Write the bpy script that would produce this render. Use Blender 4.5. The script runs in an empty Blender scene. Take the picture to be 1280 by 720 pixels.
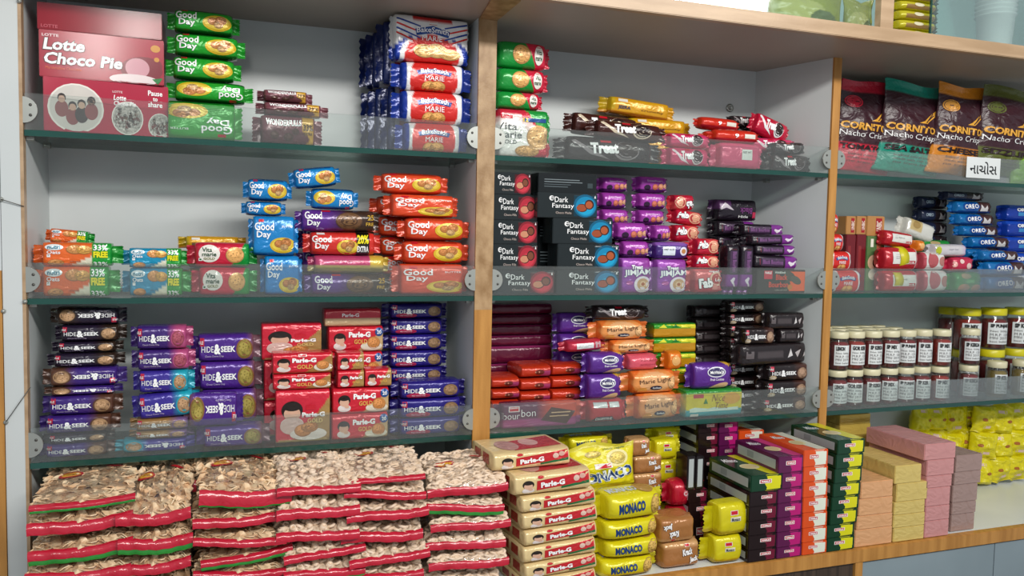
import bpy, bmesh, math, random
from mathutils import Vector, Matrix, noise
from mathutils.bvhtree import BVHTree

# ---------------------------------------------------------------- camera, world, lights, exposure
F_PX = 1026.17
CAM = Vector((0.6, -1.6673, 0.1288))
YAW, PITCH, ROLL = 0.3431, -0.0633, 0.0198
fw = Vector((math.sin(YAW)*math.cos(PITCH), math.cos(YAW)*math.cos(PITCH), math.sin(PITCH)))
rt = fw.cross(Vector((0, 0, 1))).normalized()
up = rt.cross(fw)
rt, up = rt*math.cos(ROLL) + up*math.sin(ROLL), -rt*math.sin(ROLL) + up*math.cos(ROLL)
sc = bpy.context.scene
C = sc.collection
cam_d = bpy.data.cameras.new('camera'); cam = bpy.data.objects.new('camera', cam_d); C.objects.link(cam)
cam_d.sensor_width = 36; cam_d.lens = F_PX/1280*36; cam_d.clip_start = .02
m3 = Matrix((rt, up, -fw)).transposed()
cam.matrix_world = Matrix.Translation(CAM) @ m3.to_4x4()
sc.camera = cam

w = bpy.data.worlds.new('world'); sc.world = w; w.use_nodes = True
wb = w.node_tree.nodes['Background']; wb.inputs[0].default_value = (.86, .93, 1, 1); wb.inputs[1].default_value = .46
def area(name, loc, target, sx, sy, power, col=(1, .97, .92)):
    l = bpy.data.lights.new(name, 'AREA'); l.shape = 'RECTANGLE'; l.size = sx; l.size_y = sy; l.energy = power; l.color = col
    o = bpy.data.objects.new(name, l); C.objects.link(o); o.location = loc
    o.rotation_euler = (Vector(target)-Vector(loc)).to_track_quat('-Z', 'Y').to_euler()
area('tube_light_near', (1.05, -2.0, 1.15), (.75, .1, -.15), 1.2, .15, 32)
area('tube_light_far', (2.3, -1.9, 1.15), (1.7, .1, -.1), 1.2, .15, 24)
area('bulb_panel', (.27, -2.25, .93), (.4, 0, .1), .14, .3, 4.6)
sc.view_settings.view_transform = 'Standard'; sc.view_settings.look = 'None'
sc.view_settings.gamma = 1; sc.view_settings.use_curve_mapping = False
sc.view_settings.exposure = -0.02
sc.cycles.transparent_max_bounces = 24

def at(px, py, Y):
    """point where the sight line through pixel (px, py) of the photograph meets the vertical plane at depth Y"""
    d = rt*((px-640)/F_PX) + up*((360-py)/F_PX) + fw
    t = (Y-CAM.y)/d.y
    return CAM + d*t

# ---------------------------------------------------------------- colours and materials
def hx(s):
    if isinstance(s, tuple): return s
    s = s.lstrip('#'); v = [int(s[i:i+2], 16)/255 for i in (0, 2, 4)]
    return tuple(c/12.92 if c <= .04045 else ((c+.055)/1.055)**2.4 for c in v)

def mat(name, rough=.5, col=None, attr=False, bump=0, bscale=40, bdist=.003, metal=0, coat=0, noisecol=None, nscale=8, spec=.5, stretch=None):
    m = bpy.data.materials.new(name); m.use_nodes = True
    nt = m.node_tree; N = nt.nodes; Lk = nt.links; b = N['Principled BSDF']
    b.inputs['Roughness'].default_value = rough; b.inputs['Metallic'].default_value = metal
    b.inputs['Coat Weight'].default_value = coat; b.inputs['Specular IOR Level'].default_value = spec
    tc = N.new('ShaderNodeTexCoord'); src = tc.outputs['Object']
    if stretch:
        mp = N.new('ShaderNodeMapping'); mp.inputs['Scale'].default_value = stretch; Lk.new(src, mp.inputs[0]); src = mp.outputs[0]
    if attr:
        a = N.new('ShaderNodeVertexColor'); a.layer_name = 'Col'
        nz = N.new('ShaderNodeTexNoise'); nz.inputs['Scale'].default_value = 30; Lk.new(src, nz.inputs['Vector'])
        mr = N.new('ShaderNodeMapRange'); mr.inputs[3].default_value = .9; mr.inputs[4].default_value = 1.08; Lk.new(nz.outputs[0], mr.inputs[0])
        vm = N.new('ShaderNodeVectorMath'); vm.operation = 'SCALE'; Lk.new(a.outputs[0], vm.inputs[0]); Lk.new(mr.outputs[0], vm.inputs['Scale'])
        Lk.new(vm.outputs[0], b.inputs['Base Color'])
    else:
        c1 = hx(col); c2 = hx(noisecol) if noisecol else tuple(x*.93 for x in c1)
        nz = N.new('ShaderNodeTexNoise'); nz.inputs['Scale'].default_value = nscale; nz.inputs['Detail'].default_value = 5; Lk.new(src, nz.inputs['Vector'])
        cr = N.new('ShaderNodeValToRGB'); cr.color_ramp.elements[0].position = .35; cr.color_ramp.elements[1].position = .65
        cr.color_ramp.elements[0].color = (*c1, 1); cr.color_ramp.elements[1].color = (*c2, 1)
        Lk.new(nz.outputs[0], cr.inputs[0]); Lk.new(cr.outputs[0], b.inputs['Base Color'])
    if bump:
        n2 = N.new('ShaderNodeTexNoise'); n2.inputs['Scale'].default_value = bscale; n2.inputs['Detail'].default_value = 2.5; n2.inputs['Distortion'].default_value = 1.2
        Lk.new(tc.outputs['Object'], n2.inputs['Vector'])
        bp = N.new('ShaderNodeBump'); bp.inputs['Strength'].default_value = bump; bp.inputs['Distance'].default_value = bdist
        Lk.new(n2.outputs[0], bp.inputs['Height']); Lk.new(bp.outputs[0], b.inputs['Normal'])
    return m

def clear_mat(name, tint, haze=.06, gloss=.1, bump=0, bscale=40, edge=None, rough=.05):
    """clear sheet: transmits, with a Fresnel reflection and a little milky haze"""
    m = bpy.data.materials.new(name); m.use_nodes = True; nt = m.node_tree; N = nt.nodes; Lk = nt.links
    for n in list(N): N.remove(n)
    out = N.new('ShaderNodeOutputMaterial'); tr = N.new('ShaderNodeBsdfTransparent'); gl = N.new('ShaderNodeBsdfGlossy'); df = N.new('ShaderNodeBsdfDiffuse')
    tr.inputs[0].default_value = (*tint, 1); gl.inputs['Roughness'].default_value = rough; df.inputs[0].default_value = (.78, .8, .79, 1)
    fr = N.new('ShaderNodeLayerWeight'); fr.inputs['Blend'].default_value = .25
    mul = N.new('ShaderNodeMath'); mul.operation = 'MULTIPLY_ADD'; mul.inputs[1].default_value = .6; mul.inputs[2].default_value = gloss
    Lk.new(fr.outputs['Fresnel'], mul.inputs[0])
    a = N.new('ShaderNodeMixShader'); a.inputs[0].default_value = haze; Lk.new(tr.outputs[0], a.inputs[1]); Lk.new(df.outputs[0], a.inputs[2])
    b = N.new('ShaderNodeMixShader'); Lk.new(mul.outputs[0], b.inputs[0]); Lk.new(a.outputs[0], b.inputs[1]); Lk.new(gl.outputs[0], b.inputs[2])
    Lk.new(b.outputs[0], out.inputs[0])
    if bump:
        tc = N.new('ShaderNodeTexCoord'); n2 = N.new('ShaderNodeTexNoise'); n2.inputs['Scale'].default_value = bscale; n2.inputs['Detail'].default_value = 2; n2.inputs['Distortion'].default_value = 1.5
        Lk.new(tc.outputs['Object'], n2.inputs['Vector'])
        bp = N.new('ShaderNodeBump'); bp.inputs['Strength'].default_value = bump; bp.inputs['Distance'].default_value = .004
        Lk.new(n2.outputs[0], bp.inputs['Height'])
        Lk.new(bp.outputs[0], gl.inputs['Normal']); Lk.new(bp.outputs[0], fr.inputs['Normal'])
    return m

M = dict(
    wrap=mat('glossy_wrapper', .23, attr=True, bump=.55, bscale=40, bdist=.005, metal=.12, spec=.6),
    soft=mat('soft_film_wrapper', .3, attr=True, bump=.7, bscale=34, bdist=.006, spec=.5),
    carton=mat('printed_carton', .17, attr=True, spec=.5),
    laminate=mat('white_laminate', .38, '#cdd2d2', noisecol='#c3c9c9', nscale=3, bump=.03, bscale=300),
    ply=mat('soffit_laminate', .42, '#a89c90', noisecol='#9c9085', nscale=2.5, bump=.03, bscale=200),
    wood=mat('golden_wood_edging', .42, '#c08a45', noisecol='#a87434', nscale=5, stretch=(12, 12, 1.2), bump=.1, bscale=120),
    litwood=mat('lit_wood_edging', .35, '#b99c7c', noisecol='#a58868', nscale=4, stretch=(1.5, 10, 12), bump=.08, bscale=120),  # wood edging with the paleness of reflected light put into its colour
    worn_lit=mat('worn_lit_wood_edging', .45, '#b3936c', noisecol='#8c6a42', nscale=7, stretch=(5, 5, 3), bump=.15, bscale=90),  # scratched wear, plus reflected light painted in as a paler tone
    counter=mat('white_counter_laminate', .25, '#dfe2e0', noisecol='#d3d7d6', nscale=3),
    glass=clear_mat('shelf_glass', (.80, .90, .86), haze=.03, gloss=.04),
    guard=clear_mat('guard_glass', (.92, .95, .94), haze=.045, gloss=.02),
    door_glass=clear_mat('cabinet_door_glass', (.92, .98, .97), haze=.02, gloss=.02),
    film=clear_mat('clear_bag_film', (.97, .97, .96), haze=.03, gloss=.10, bump=1.0, bscale=40, rough=.07),
    jarglass=clear_mat('jar_glass', (.95, .97, .96), haze=.02, gloss=.05),
    edge=mat('green_glass_edge', .12, '#0e4a40', noisecol='#0a3a33', nscale=4, spec=.8),
    steel=mat('brushed_steel', .35, '#a9aca6', metal=.55, nscale=20),
    greysheet=mat('blue_grey_laminate', .3, '#8a99a0', noisecol='#7f8e95', nscale=3),
    dark=mat('dark_wood_veneer', .5, '#4a3b30', noisecol='#2e241d', nscale=6, stretch=(20, 20, 1)),
    room=mat('painted_wall', .8, '#b9b6ae'), tiles=mat('floor_tile', .5, '#8f8b84'),
    teal_reflection=mat('teal_reflection_laminate', .3, '#9fb8b4', noisecol='#8da8a6', nscale=2), cup=mat('white_plastic', .25, '#eef2f2'), cream=mat('cream_plastic_lid', .35, '#d9d3b0', noisecol='#cfc8a2'),
    yellow=mat('yellow_plastic_lid', .35, '#d8cf1e', noisecol='#cabf18'),
    paper=mat('white_paper_label', .5, '#e2e6e6', noisecol='#d9dddd'), ink=mat('black_ink', .5, '#16181a'),
    wire=mat('dark_wire', .4, '#55534f', metal=.5),
    syrup=mat('red_fruit_preserve', .12, '#7a1418', noisecol='#4c0d12', nscale=22, coat=.3),
    syrup2=mat('orange_red_preserve', .12, '#9a2312', noisecol='#70180f', nscale=22, coat=.3),
    syrupg=mat('honey_coloured_preserve', .12, '#8a7430', noisecol='#6e5c24', nscale=22, coat=.3),
    wafer=mat('snack_tube', .45, '#ecd6c0', noisecol='#dfc3a4', nscale=60),
    wafer2=mat('orange_snack_piece', .45, '#e0b285', noisecol='#ecd4b0', nscale=50),
    redband=mat('red_printed_film', .2, '#b3152c', noisecol='#c21f38', nscale=30, bump=.6, bscale=45, spec=.7),
    greenband=mat('green_printed_film', .2, '#1e7a26', noisecol='#2a8a30', nscale=30, bump=.6, bscale=45, spec=.7),
)

# ---------------------------------------------------------------- mesh helpers
def newmesh(name, V, Fc, mats, cols=None, fm=None, smooth=True):
    me = bpy.data.meshes.new(name); me.from_pydata([tuple(v) for v in V], [], Fc)
    for m in (mats if isinstance(mats, list) else [mats]): me.materials.append(m)
    if cols is not None:
        at_ = me.color_attributes.new('Col', 'FLOAT_COLOR', 'POINT')
        at_.data.foreach_set('color', [x for c in cols for x in (c[0], c[1], c[2], 1)])
    if fm: me.polygons.foreach_set('material_index', fm)
    if smooth: me.polygons.foreach_set('use_smooth', [True]*len(me.polygons))
    me.update(); return me

def boxgeo(V, Fc, x0, x1, y0, y1, z0, z1, skew=0):
    b = len(V); V += [(x0, y0, z0), (x1, y0, z0), (x1+skew, y1, z0), (x0+skew, y1, z0), (x0, y0, z1), (x1, y0, z1), (x1+skew, y1, z1), (x0+skew, y1, z1)]
    Fc += [tuple(b+i for i in f) for f in ((0, 3, 2, 1), (4, 5, 6, 7), (0, 1, 5, 4), (1, 2, 6, 5), (2, 3, 7, 6), (3, 0, 4, 7))]

def link(name, me, parent=None, loc=None):
    o = bpy.data.objects.new(name, me); C.objects.link(o)
    if parent: o.parent = parent
    if loc is not None: o.location = loc
    return o
def tag(o, label=None, cat=None, group=None, kind=None):
    for k, v in (('label', label), ('category', cat), ('group', group), ('kind', kind)):
        if v: o[k] = v
    return o
def bx(name, parent, m, x0, x1, y0, y1, z0, z1, skew=0, bev=0, kind=None, label=None):
    V, Fc = [], []; c = Vector(((x0+x1)/2, (y0+y1)/2, (z0+z1)/2))
    boxgeo(V, Fc, x0-c.x, x1-c.x, y0-c.y, y1-c.y, z0-c.z, z1-c.z, skew)
    me = newmesh(name, V, Fc, M[m] if isinstance(m, str) else m, smooth=False)
    if bev:
        bm = bmesh.new(); bm.from_mesh(me); bmesh.ops.bevel(bm, geom=bm.edges[:], offset=bev, segments=2, affect='EDGES', clamp_overlap=True); bm.to_mesh(me); bm.free()
    o = link(name, me, parent, c); tag(o, label, kind=kind); return o
def lathe(prof, seg=24):
    V, Fc = [], []
    for r, z in prof:
        for k in range(seg): a = 2*math.pi*k/seg; V.append((r*math.cos(a), r*math.sin(a), z))
    for i in range(len(prof)-1):
        for k in range(seg): k2 = (k+1) % seg; Fc.append((i*seg+k, i*seg+k2, (i+1)*seg+k2, (i+1)*seg+k))
    if prof[0][0] > 1e-5: Fc.append(tuple(range(seg))[::-1])
    if prof[-1][0] > 1e-5: Fc.append(tuple((len(prof)-1)*seg+k for k in range(seg)))
    return V, Fc

# ---------------------------------------------------------------- lettering: built-in font turned into triangles, pressed onto the wrapper
_tc = {}
def textgeo(s, bold=0.0, sp=1.0):
    k = (s, bold, sp)
    if k in _tc: return _tc[k]
    cu = bpy.data.curves.new('t', 'FONT'); cu.body = s; cu.size = 1; cu.resolution_u = 2; cu.offset = bold; cu.space_character = sp
    o = bpy.data.objects.new('t', cu); C.objects.link(o)
    dg = bpy.context.evaluated_depsgraph_get(); me = o.evaluated_get(dg).to_mesh(); me.calc_loop_triangles()
    V = [(v.co.x, v.co.y) for v in me.vertices]; T = [tuple(t.vertices) for t in me.loop_triangles]
    o.evaluated_get(dg).to_mesh_clear(); bpy.data.objects.remove(o); bpy.data.curves.remove(cu)
    _tc[k] = (V, T); return _tc[k]

def flat_op(op, W, H):
    """one print shape -> (points in metres from the lower left corner, triangles, colour)"""
    k = op[0]; out = []
    if k == 't':
        s, u0, v0, u1, v1, col = op[1:7]; o = op[7] if len(op) > 7 else {}
        V0, T0 = textgeo(s, o.get('b', .02), o.get('sp', 1))
        if not V0: return []
        mx, Mx = min(v[0] for v in V0), max(v[0] for v in V0); my, My = min(v[1] for v in V0), max(v[1] for v in V0)
        sx = (u1-u0)*W/(Mx-mx); sy = (v1-v0)*H/(My-my); ang = math.radians(o.get('rot', 0)); sh = o.get('sh', 0); arc = o.get('arc', 0)
        cx, cy = (u0+u1)/2*W, (v0+v1)/2*H
        def tf(V):
            R = []
            for x, y in V:
                X = (x-mx)*sx-(u1-u0)*W/2; Y = (y-my)*sy-(v1-v0)*H/2; X += sh*Y
                if arc: Y -= arc*(X/((u1-u0)*W/2))**2*(v1-v0)*H
                if o.get('up'): X, Y = -X, -Y
                R.append((cx+X*math.cos(ang)-Y*math.sin(ang), cy+X*math.sin(ang)+Y*math.cos(ang)))
            return R
        if 'ol' in o:
            V1, T1 = textgeo(s, o.get('b', .02)+.035, o.get('sp', 1)); out.append((tf(V1), T1, hx(o['ol'])))
        out.append((tf(V0), T0, hx(col)))
    elif k == 'r':
        u0, v0, u1, v1, col = op[1:6]; nx = max(1, int((u1-u0)*W/.008)); ny = max(1, int((v1-v0)*H/.004))
        V = [((u0+(u1-u0)*i/nx)*W, (v0+(v1-v0)*j/ny)*H) for j in range(ny+1) for i in range(nx+1)]
        T = []
        for j in range(ny):
            for i in range(nx): a = j*(nx+1)+i; T += [(a, a+1, a+nx+2), (a, a+nx+2, a+nx+1)]
        out.append((V, T, hx(col)))
    elif k == 'e':
        cu, cv, ru, rv, col = op[1:6]; rings = max(2, int(max(ru*W, rv*H)/.005)); S = 22; rot = math.radians(op[6]) if len(op) > 6 else 0
        V = [(cu*W, cv*H)]; T = []
        for r in range(1, rings+1):
            for q in range(S):
                a = 2*math.pi*q/S; x = math.cos(a)*ru*W*r/rings; y = math.sin(a)*rv*H*r/rings
                V.append((cu*W+x*math.cos(rot)-y*math.sin(rot), cv*H+x*math.sin(rot)+y*math.cos(rot)))
        for q in range(S): T.append((0, 1+q, 1+(q+1) % S))
        for r in range(rings-1):
            for q in range(S):
                a, b = 1+r*S+q, 1+r*S+(q+1) % S; T += [(a, a+S, b+S), (a, b+S, b)]
        out.append((V, T, hx(col)))
    elif k == 'p':
        P = [(u*W, v*H) for u, v in op[1]]; cx = sum(p[0] for p in P)/len(P); cy = sum(p[1] for p in P)/len(P)
        V = [(cx, cy)]; T = []; n = 5; m = []
        for i in range(len(P)):
            a, b = P[i], P[(i+1) % len(P)]; kk = max(1, int(math.hypot(b[0]-a[0], b[1]-a[1])/.007)); m += [(a[0]+(b[0]-a[0])*q/kk, a[1]+(b[1]-a[1])*q/kk) for q in range(kk)]
        L = len(m)
        for r in range(1, n+1): V += [(cx+(x-cx)*r/n, cy+(y-cy)*r/n) for x, y in m]
        T += [(0, 1+q, 1+(q+1) % L) for q in range(L)]
        for r in range(n-1):
            for q in range(L): a, b = 1+r*L+q, 1+r*L+(q+1) % L; T += [(a, a+L, b+L), (a, b+L, b)]
        out.append((V, T, hx(op[2])))
    return out

def cookie(cu, cv, ru, rv, c='#b9763a'):
    d = '#8d5226'; cc = hx(c); lt = tuple(min(1, x*1.35+.02) for x in cc); dk = tuple(x*.62 for x in cc)
    r = [('e', cu, cv, ru, rv, dk), ('e', cu, cv+rv*.06, ru*.93, rv*.9, cc), ('e', cu-ru*.15, cv+rv*.25, ru*.6, rv*.5, lt)]
    rn = random.Random(int(cu*1000+cv*77))
    for k in range(11):
        a = k*2.4; q = .18+.062*k; r.append(('e', cu+math.cos(a)*q*ru, cv+math.sin(a)*q*rv, ru*rn.uniform(.05, .12), rv*rn.uniform(.04, .09), dk, rn.uniform(0, 90)))
    return r

def press(ops, W, H, bvh, mode='F', D=0, eps=.00035):
    """lay print shapes on the surface: F front face (x, z), T top face (x, y), L left side (y, z)"""
    V, T, Cc = [], [], []; lay = 0
    for op in ops:
        for P, Tr, col in flat_op(op, *((W, H) if mode == 'F' else (W, D) if mode == 'T' else (D, H))):
            lay += 1; off = eps+.00006*min(lay, 12); b = len(V)
            for x, y in P:
                if mode == 'F': o = Vector((x-W/2, -1, y-H/2)); d = Vector((0, 1, 0))
                elif mode == 'T': o = Vector((x-W/2, y-D/2, 1)); d = Vector((0, 0, -1))
                else: o = Vector((-1, D/2-x, y-H/2)); d = Vector((1, 0, 0))
                h = bvh.ray_cast(o, d) if bvh else (None,)
                V.append(None if h[0] is None else h[0]-d*off); Cc.append(col)
            T += [tuple(b+i for i in t) for t in Tr if all(V[b+i] is not None for i in t)]
    V = [v or Vector((0, 0, 0)) for v in V]
    return V, T, Cc

def regions(ops, base):
    cb = hx(base); R = [(o, hx(o[-1] if not isinstance(o[-1], (int, float)) else o[-2])) for o in ops]
    def f(u, v):
        c = cb
        for o, cc in R:
            k = o[0]
            if k == 'r': ok = o[1] <= u <= o[3] and o[2] <= v <= o[4]
            elif k == 'e': ok = ((u-o[1])/o[3])**2+((v-o[2])/o[4])**2 <= 1
            elif k == 'h': ok = o[1]*u+o[2]*v > o[3]
            elif k == 'g':   # printed blend from the colour below to this one between two u values
                t = min(1, max(0, (u-o[1])/(o[2]-o[1]))); c = tuple(a*(1-t)+b*t for a, b in zip(c, cc)); ok = False
            if ok: c = cc
        return c
    return f

# ---------------------------------------------------------------- product shapes (all centred on their origin, front towards -Y)
def ring_profile(n, D, H, NT):
    P = []
    for i in range(400):
        a = 2*math.pi*i/400; c, s = math.cos(a), math.sin(a)
        P.append((math.copysign(abs(c)**(2/n), c)*D/2, math.copysign(abs(s)**(2/n), s)*H/2))
    L = [0]
    for i in range(400): q = P[(i+1) % 400]; L.append(L[-1]+math.hypot(q[0]-P[i][0], q[1]-P[i][1]))
    out = []; j = 0
    for k in range(NT):
        t = L[-1]*k/NT
        while L[j+1] < t: j += 1
        f = (t-L[j])/(L[j+1]-L[j]+1e-12); a, b = P[j], P[(j+1) % 400]; out.append((a[0]+(b[0]-a[0])*f, a[1]+(b[1]-a[1])*f))
    return out

def pack(W, H, D, col, n=4, fin=.012, pinch=.75, sh=5, seed=0, wr=1.0, NX=58, NT=40):
    a = W/2-fin; R = ring_profile(n, D, H, NT); V, Fc, Cc = [], [], []
    for i in range(NX+1):
        t = -1+2*i/NX; x = a*math.sin(t*math.pi/2)*.35+a*t*.65; e = min(1, abs(x)/a); k = (1-min(1, e)**sh)**(1/sh)
        sd = .05+.95*k; shh = pinch+(1-pinch)*k
        if fin == 0: sd = .9+.1*k; shh = .93+.07*k
        for j, (y, z) in enumerate(R):
            th = 2*math.pi*j/NT; wv = 1+wr*(.05*e**3*math.sin(th*7+seed)+.035*noise.noise(Vector((x*26+seed, y*26, z*26)))+.03*(1-abs(noise.noise(Vector((x*45+seed, y*50, z*60+seed)))*2))*(.25+e*e))
            p = (x, y*sd*wv, z*shh*(1+wr*.03*noise.noise(Vector((x*20, z*9, seed+3))))); V.append(p)
            Cc.append(col(x/W+.5, z*shh/H+.5))
    for i in range(NX):
        for j in range(NT): j2 = (j+1) % NT; Fc.append((i*NT+j, i*NT+j2, (i+1)*NT+j2, (i+1)*NT+j))
    Fc.append(tuple(range(NT))[::-1]); Fc.append(tuple(NX*NT+j for j in range(NT)))
    return V, Fc, Cc
def seal(W, H, D, col, side, fin, pinch, seed):
    V, Fc, Cc = [], [], []; a = W/2-fin; nz = 14; hh = H/2*pinch*1.02
    for i in range(4):
        for j in range(nz+1):
            z = -hh+2*hh*j/nz; zig = (.0012 if j % 2 else -.0012) if i == 3 else 0
            x = a-.003+(fin+.003)*i/3+zig; y = .0035*math.sin(j*.9+seed+i)*i/3+(.0012 if (i in (1, 2)) and j % 2 else 0)
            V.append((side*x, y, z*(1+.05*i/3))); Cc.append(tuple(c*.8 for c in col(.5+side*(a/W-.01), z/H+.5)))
    for i in range(3):
        for j in range(nz): b = i*(nz+1)+j; Fc.append((b, b+nz+1, b+nz+2, b+1))
    return V, Fc, Cc

def carton(W, H, D, base):
    bm = bmesh.new(); bmesh.ops.create_cube(bm, size=1)
    for v in bm.verts: v.co = Vector((v.co.x*W, v.co.y*D, v.co.z*H))
    bmesh.ops.bevel(bm, geom=bm.edges[:], offset=.0012, segments=2, affect='EDGES')
    V = [v.co.copy() for v in bm.verts]; Fc = [tuple(v.index for v in f.verts) for f in bm.faces]; bm.free()
    return V, Fc, [hx(base)]*len(V)

def pouch(W, H, D, col, seed=0, NU=36, NV=44, top=.12):
    V, Fc, Cc = [], [], []
    for s in (-1, 1):
        for j in range(NV+1):
            v = j/NV
            for i in range(NU+1):
                u = i/NU; q = 2*u-1
                t = (1-abs(q)**2.6)**.7*min(1, (max(0, 1-top*.6-v)/.42))**.75*(.45+.55*min(1, v/.12))
                nn = noise.noise(Vector((u*5+seed, v*5, s*3)))*.12+noise.noise(Vector((u*13, v*11+seed, s)))*.05
                y = s*D/2*t*(1+nn*2.4)+(v > .8)*(.006*math.sin(u*9+seed)*(v-.8)*5)+s*.0006
                xx = q*W/2*(1-.05*math.sin(v*math.pi))*(1+(.02 if j % 2 and v > .96 else 0))
                zz = (v-.5)*H+.006*math.sin(u*7+seed)*max(0, v-.7)*3
                V.append((xx, y, zz)); Cc.append(col(u, v))
    n = NU+1; o = n*(NV+1)
    for j in range(NV):
        for i in range(NU):
            b = j*n+i; Fc.append((b, b+1, b+n+1, b+n)); b += o; Fc.append((b, b+n, b+n+1, b+1))
    for j in range(NV):
        for i in (0, NU): b = j*n+i; Fc.append((b, b+n, b+o+n, b+o) if i == 0 else (b, b+o, b+o+n, b+n))
    for i in range(NU): Fc.append((i, i+o, i+o+1, i+1))
    return V, Fc, Cc
# ---------------------------------------------------------------- the products' printed designs
PR = {}
def design(key, shape, W, H, D, base, desc, bg=(), pic=(), txt=(), side=(), top=(), name='biscuit_packet', cat='biscuit packet', **k):
    PR[key] = dict(key=key, shape=shape, W=W, H=H, D=D, base=base, desc=desc, bg=list(bg), pic=list(pic), txt=list(txt), side=list(side), top=list(top), name=name, cat=cat, **k)
def t(s, u0, v0, u1, v1, c='#ffffff', **o): return ('t', s, u0, v0, u1, v1, c, o)
def logo(u, v, w=.09, h=.13, c='#c8182c'): return [('r', u, v, u+w, v+h, '#e8e4e0'), ('r', u+w*.07, v+h*.1, u+w*.93, v+h*.9, c)]
def plate(cu, cv, ru, rv):
    return [('e', cu, cv, ru, rv, '#d9b52a'), ('e', cu, cv+rv*.05, ru*.86, rv*.8, '#e7c94a')]+cookie(cu-ru*.3, cv+rv*.2, ru*.36, rv*.5)+cookie(cu+ru*.25, cv+rv*.35, ru*.4, rv*.55)+cookie(cu+ru*.1, cv-rv*.25, ru*.32, rv*.4, '#caa06a')
def good_day(key, base, dark, desc, **k):
    design(key+'_low', 'pack', .125, .042, .05, base, desc, bg=[('r', 0, 0, 1, .14, dark), ('r', 0, .9, 1, 1, dark)], pic=[('r', .2, .86, .28, .95, '#c8182c')]+plate(.68, .45, .2, .33),
           txt=[t('Good', .12, .54, .4, .84), t('Day', .16, .2, .38, .52)], n=3, sh=4, pinch=.7, fin=.01, **k)
    design(key+'_tall', 'pack', .11, .065, .05, base, desc+' seen flat', bg=[('r', 0, 0, 1, .06, dark)], pic=[('r', .2, .85, .3, .92, '#c8182c')]+plate(.68, .27, .26, .2),
           txt=[t('Good', .12, .64, .5, .84), t('Day', .16, .42, .44, .62), t('BUTTER', .66, .72, .88, .77, b=.0)], n=5, sh=8, pinch=.85, fin=.008, **k)
good_day('gd_green', '#1f9e2b', '#0c5a18', 'green biscuit packet with cookie plate')
good_day('gd_blue', '#1480c4', '#0b4378', 'shiny blue biscuit packet with yellow plate')
good_day('gd_orange', '#dd4a26', '#a32a16', 'orange-red biscuit packet with yellow plate')
design('gd_purple', 'pack', .14, .036, .045, '#5a2a86', 'purple and brown biscuit roll', bg=[('g', .35, .6, '#3d2a20')], pic=[('r', .3, .9, .4, .97, '#c8182c')]+cookie(.62, .5, .16, .4, '#6b4a2e')+[('e', .62, .5, .1, .22, '#4a2f1c'), ('e', .62, .5, .085, .18, '#7a5836')],
       txt=[t('Good', .1, .56, .3, .9), t('Day', .13, .2, .28, .52), t('25', .84, .55, .92, .8, '#c9a23c'), t('FREE', .82, .3, .95, .45, '#c9a23c')], n=2.4, sh=6, pinch=.8, fin=.008)
design('gd_pink', 'pack', .14, .034, .045, '#b5416a', 'pink and gold biscuit roll', bg=[('r', 0, 0, 1, .42, '#a39246'), ('r', .74, .4, .97, 1, '#c9a93c')], txt=[t('rich choco chip cookies', .3, .62, .66, .74, '#f0c8d4', b=0)], n=2.4, sh=6, pinch=.8, fin=.008)
design('gd_red20', 'pack', .14, .045, .045, '#cf2f26', 'red biscuit packet with black extra panel', bg=[('r', .66, 0, .83, 1, '#15140f')], pic=plate(.55, .35, .14, .32)+[('r', .16, .88, .26, .96, '#e8e4e0')],
       txt=[t('Good', .1, .54, .34, .84), t('Day', .14, .2, .31, .52), t('20%', .67, .5, .82, .9, '#f1e11c', b=.04), t('EXTRA', .67, .14, .82, .4, '#ffffff', b=.03)], n=3, sh=5, pinch=.8, fin=.01)
# nutrition biscuits
for key, base, desc in (('nutri_o', '#e96a2a', 'orange and green oat biscuit packet'), ('nutri_b', '#1690b8', 'blue and green oat biscuit packet')):
    design(key, 'pack', .145, .05, .05, base, desc, bg=[('h', 1, -.55, .42, '#e6e0c8'), ('r', .66, 0, 1, 1, '#1d9a35')], pic=[('e', .25, .8, .1, .13, '#e8f0f2'), ('r', .17, .38, .21, .5, '#ffffff'), ('r', .18, .41, .2, .47, '#136b25')]+cookie(.48, .72, .1, .2, '#c98a4c')+cookie(.58, .7, .09, .18, '#dba24c')+cookie(.27, .15, .09, .14, '#c98a4c'),
           txt=[t('nutri', .18, .73, .32, .88, '#2a7f9c'), t('Oats', .17, .52, .32, .66), t('33%', .68, .68, .84, .93), t('FREE', .68, .38, .84, .64, '#f3e81c', b=.05), t('COMPLETE GOODNESS', .42, .18, .54, .24, '#444444', b=0), t('33%', .68, .02, .84, .2)], n=6, sh=9, pinch=.75, fin=.014)
VG = [('e', .38, .45, .3, .62, '#e8d8d0'), ('e', .38, .45, .2, .5, '#f2f0ea')]
design('vita', 'pack', .13, .05, .05, '#c9203c', 'red and green marie biscuit packet', bg=[('h', 1, -.2, .62, '#149038')], pic=[('e', .32, .55, .15, .36, '#efe9e0'), ('r', .17, .25, .22, .37, '#ffffff'), ('r', .18, .28, .21, .34, '#136b25')]+cookie(.68, .5, .13, .33, '#dba45e'),
       txt=[t('Vita', .22, .62, .36, .8, '#174a2a'), t('marie', .22, .44, .42, .6, '#174a2a'), t('GOLD', .24, .3, .4, .4, '#7a7d3a')], n=4, sh=5, pinch=.75, fin=.012)
design('vita_dense', 'pack', .13, .04, .05, '#149038', 'green and red marie biscuit packet', bg=[('h', 1, .2, .72, '#cf2040')], pic=cookie(.45, .5, .15, .36, '#dba45e')+[('e', .75, .5, .08, .36, '#efe9e0'), ('r', .71, .78, .79, .9, '#c8182c')], txt=[t('Vita', .7, .52, .8, .7, '#174a2a'), t('marie', .69, .3, .81, .48, '#174a2a')], n=3, sh=4, pinch=.75, fin=.01)
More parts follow.
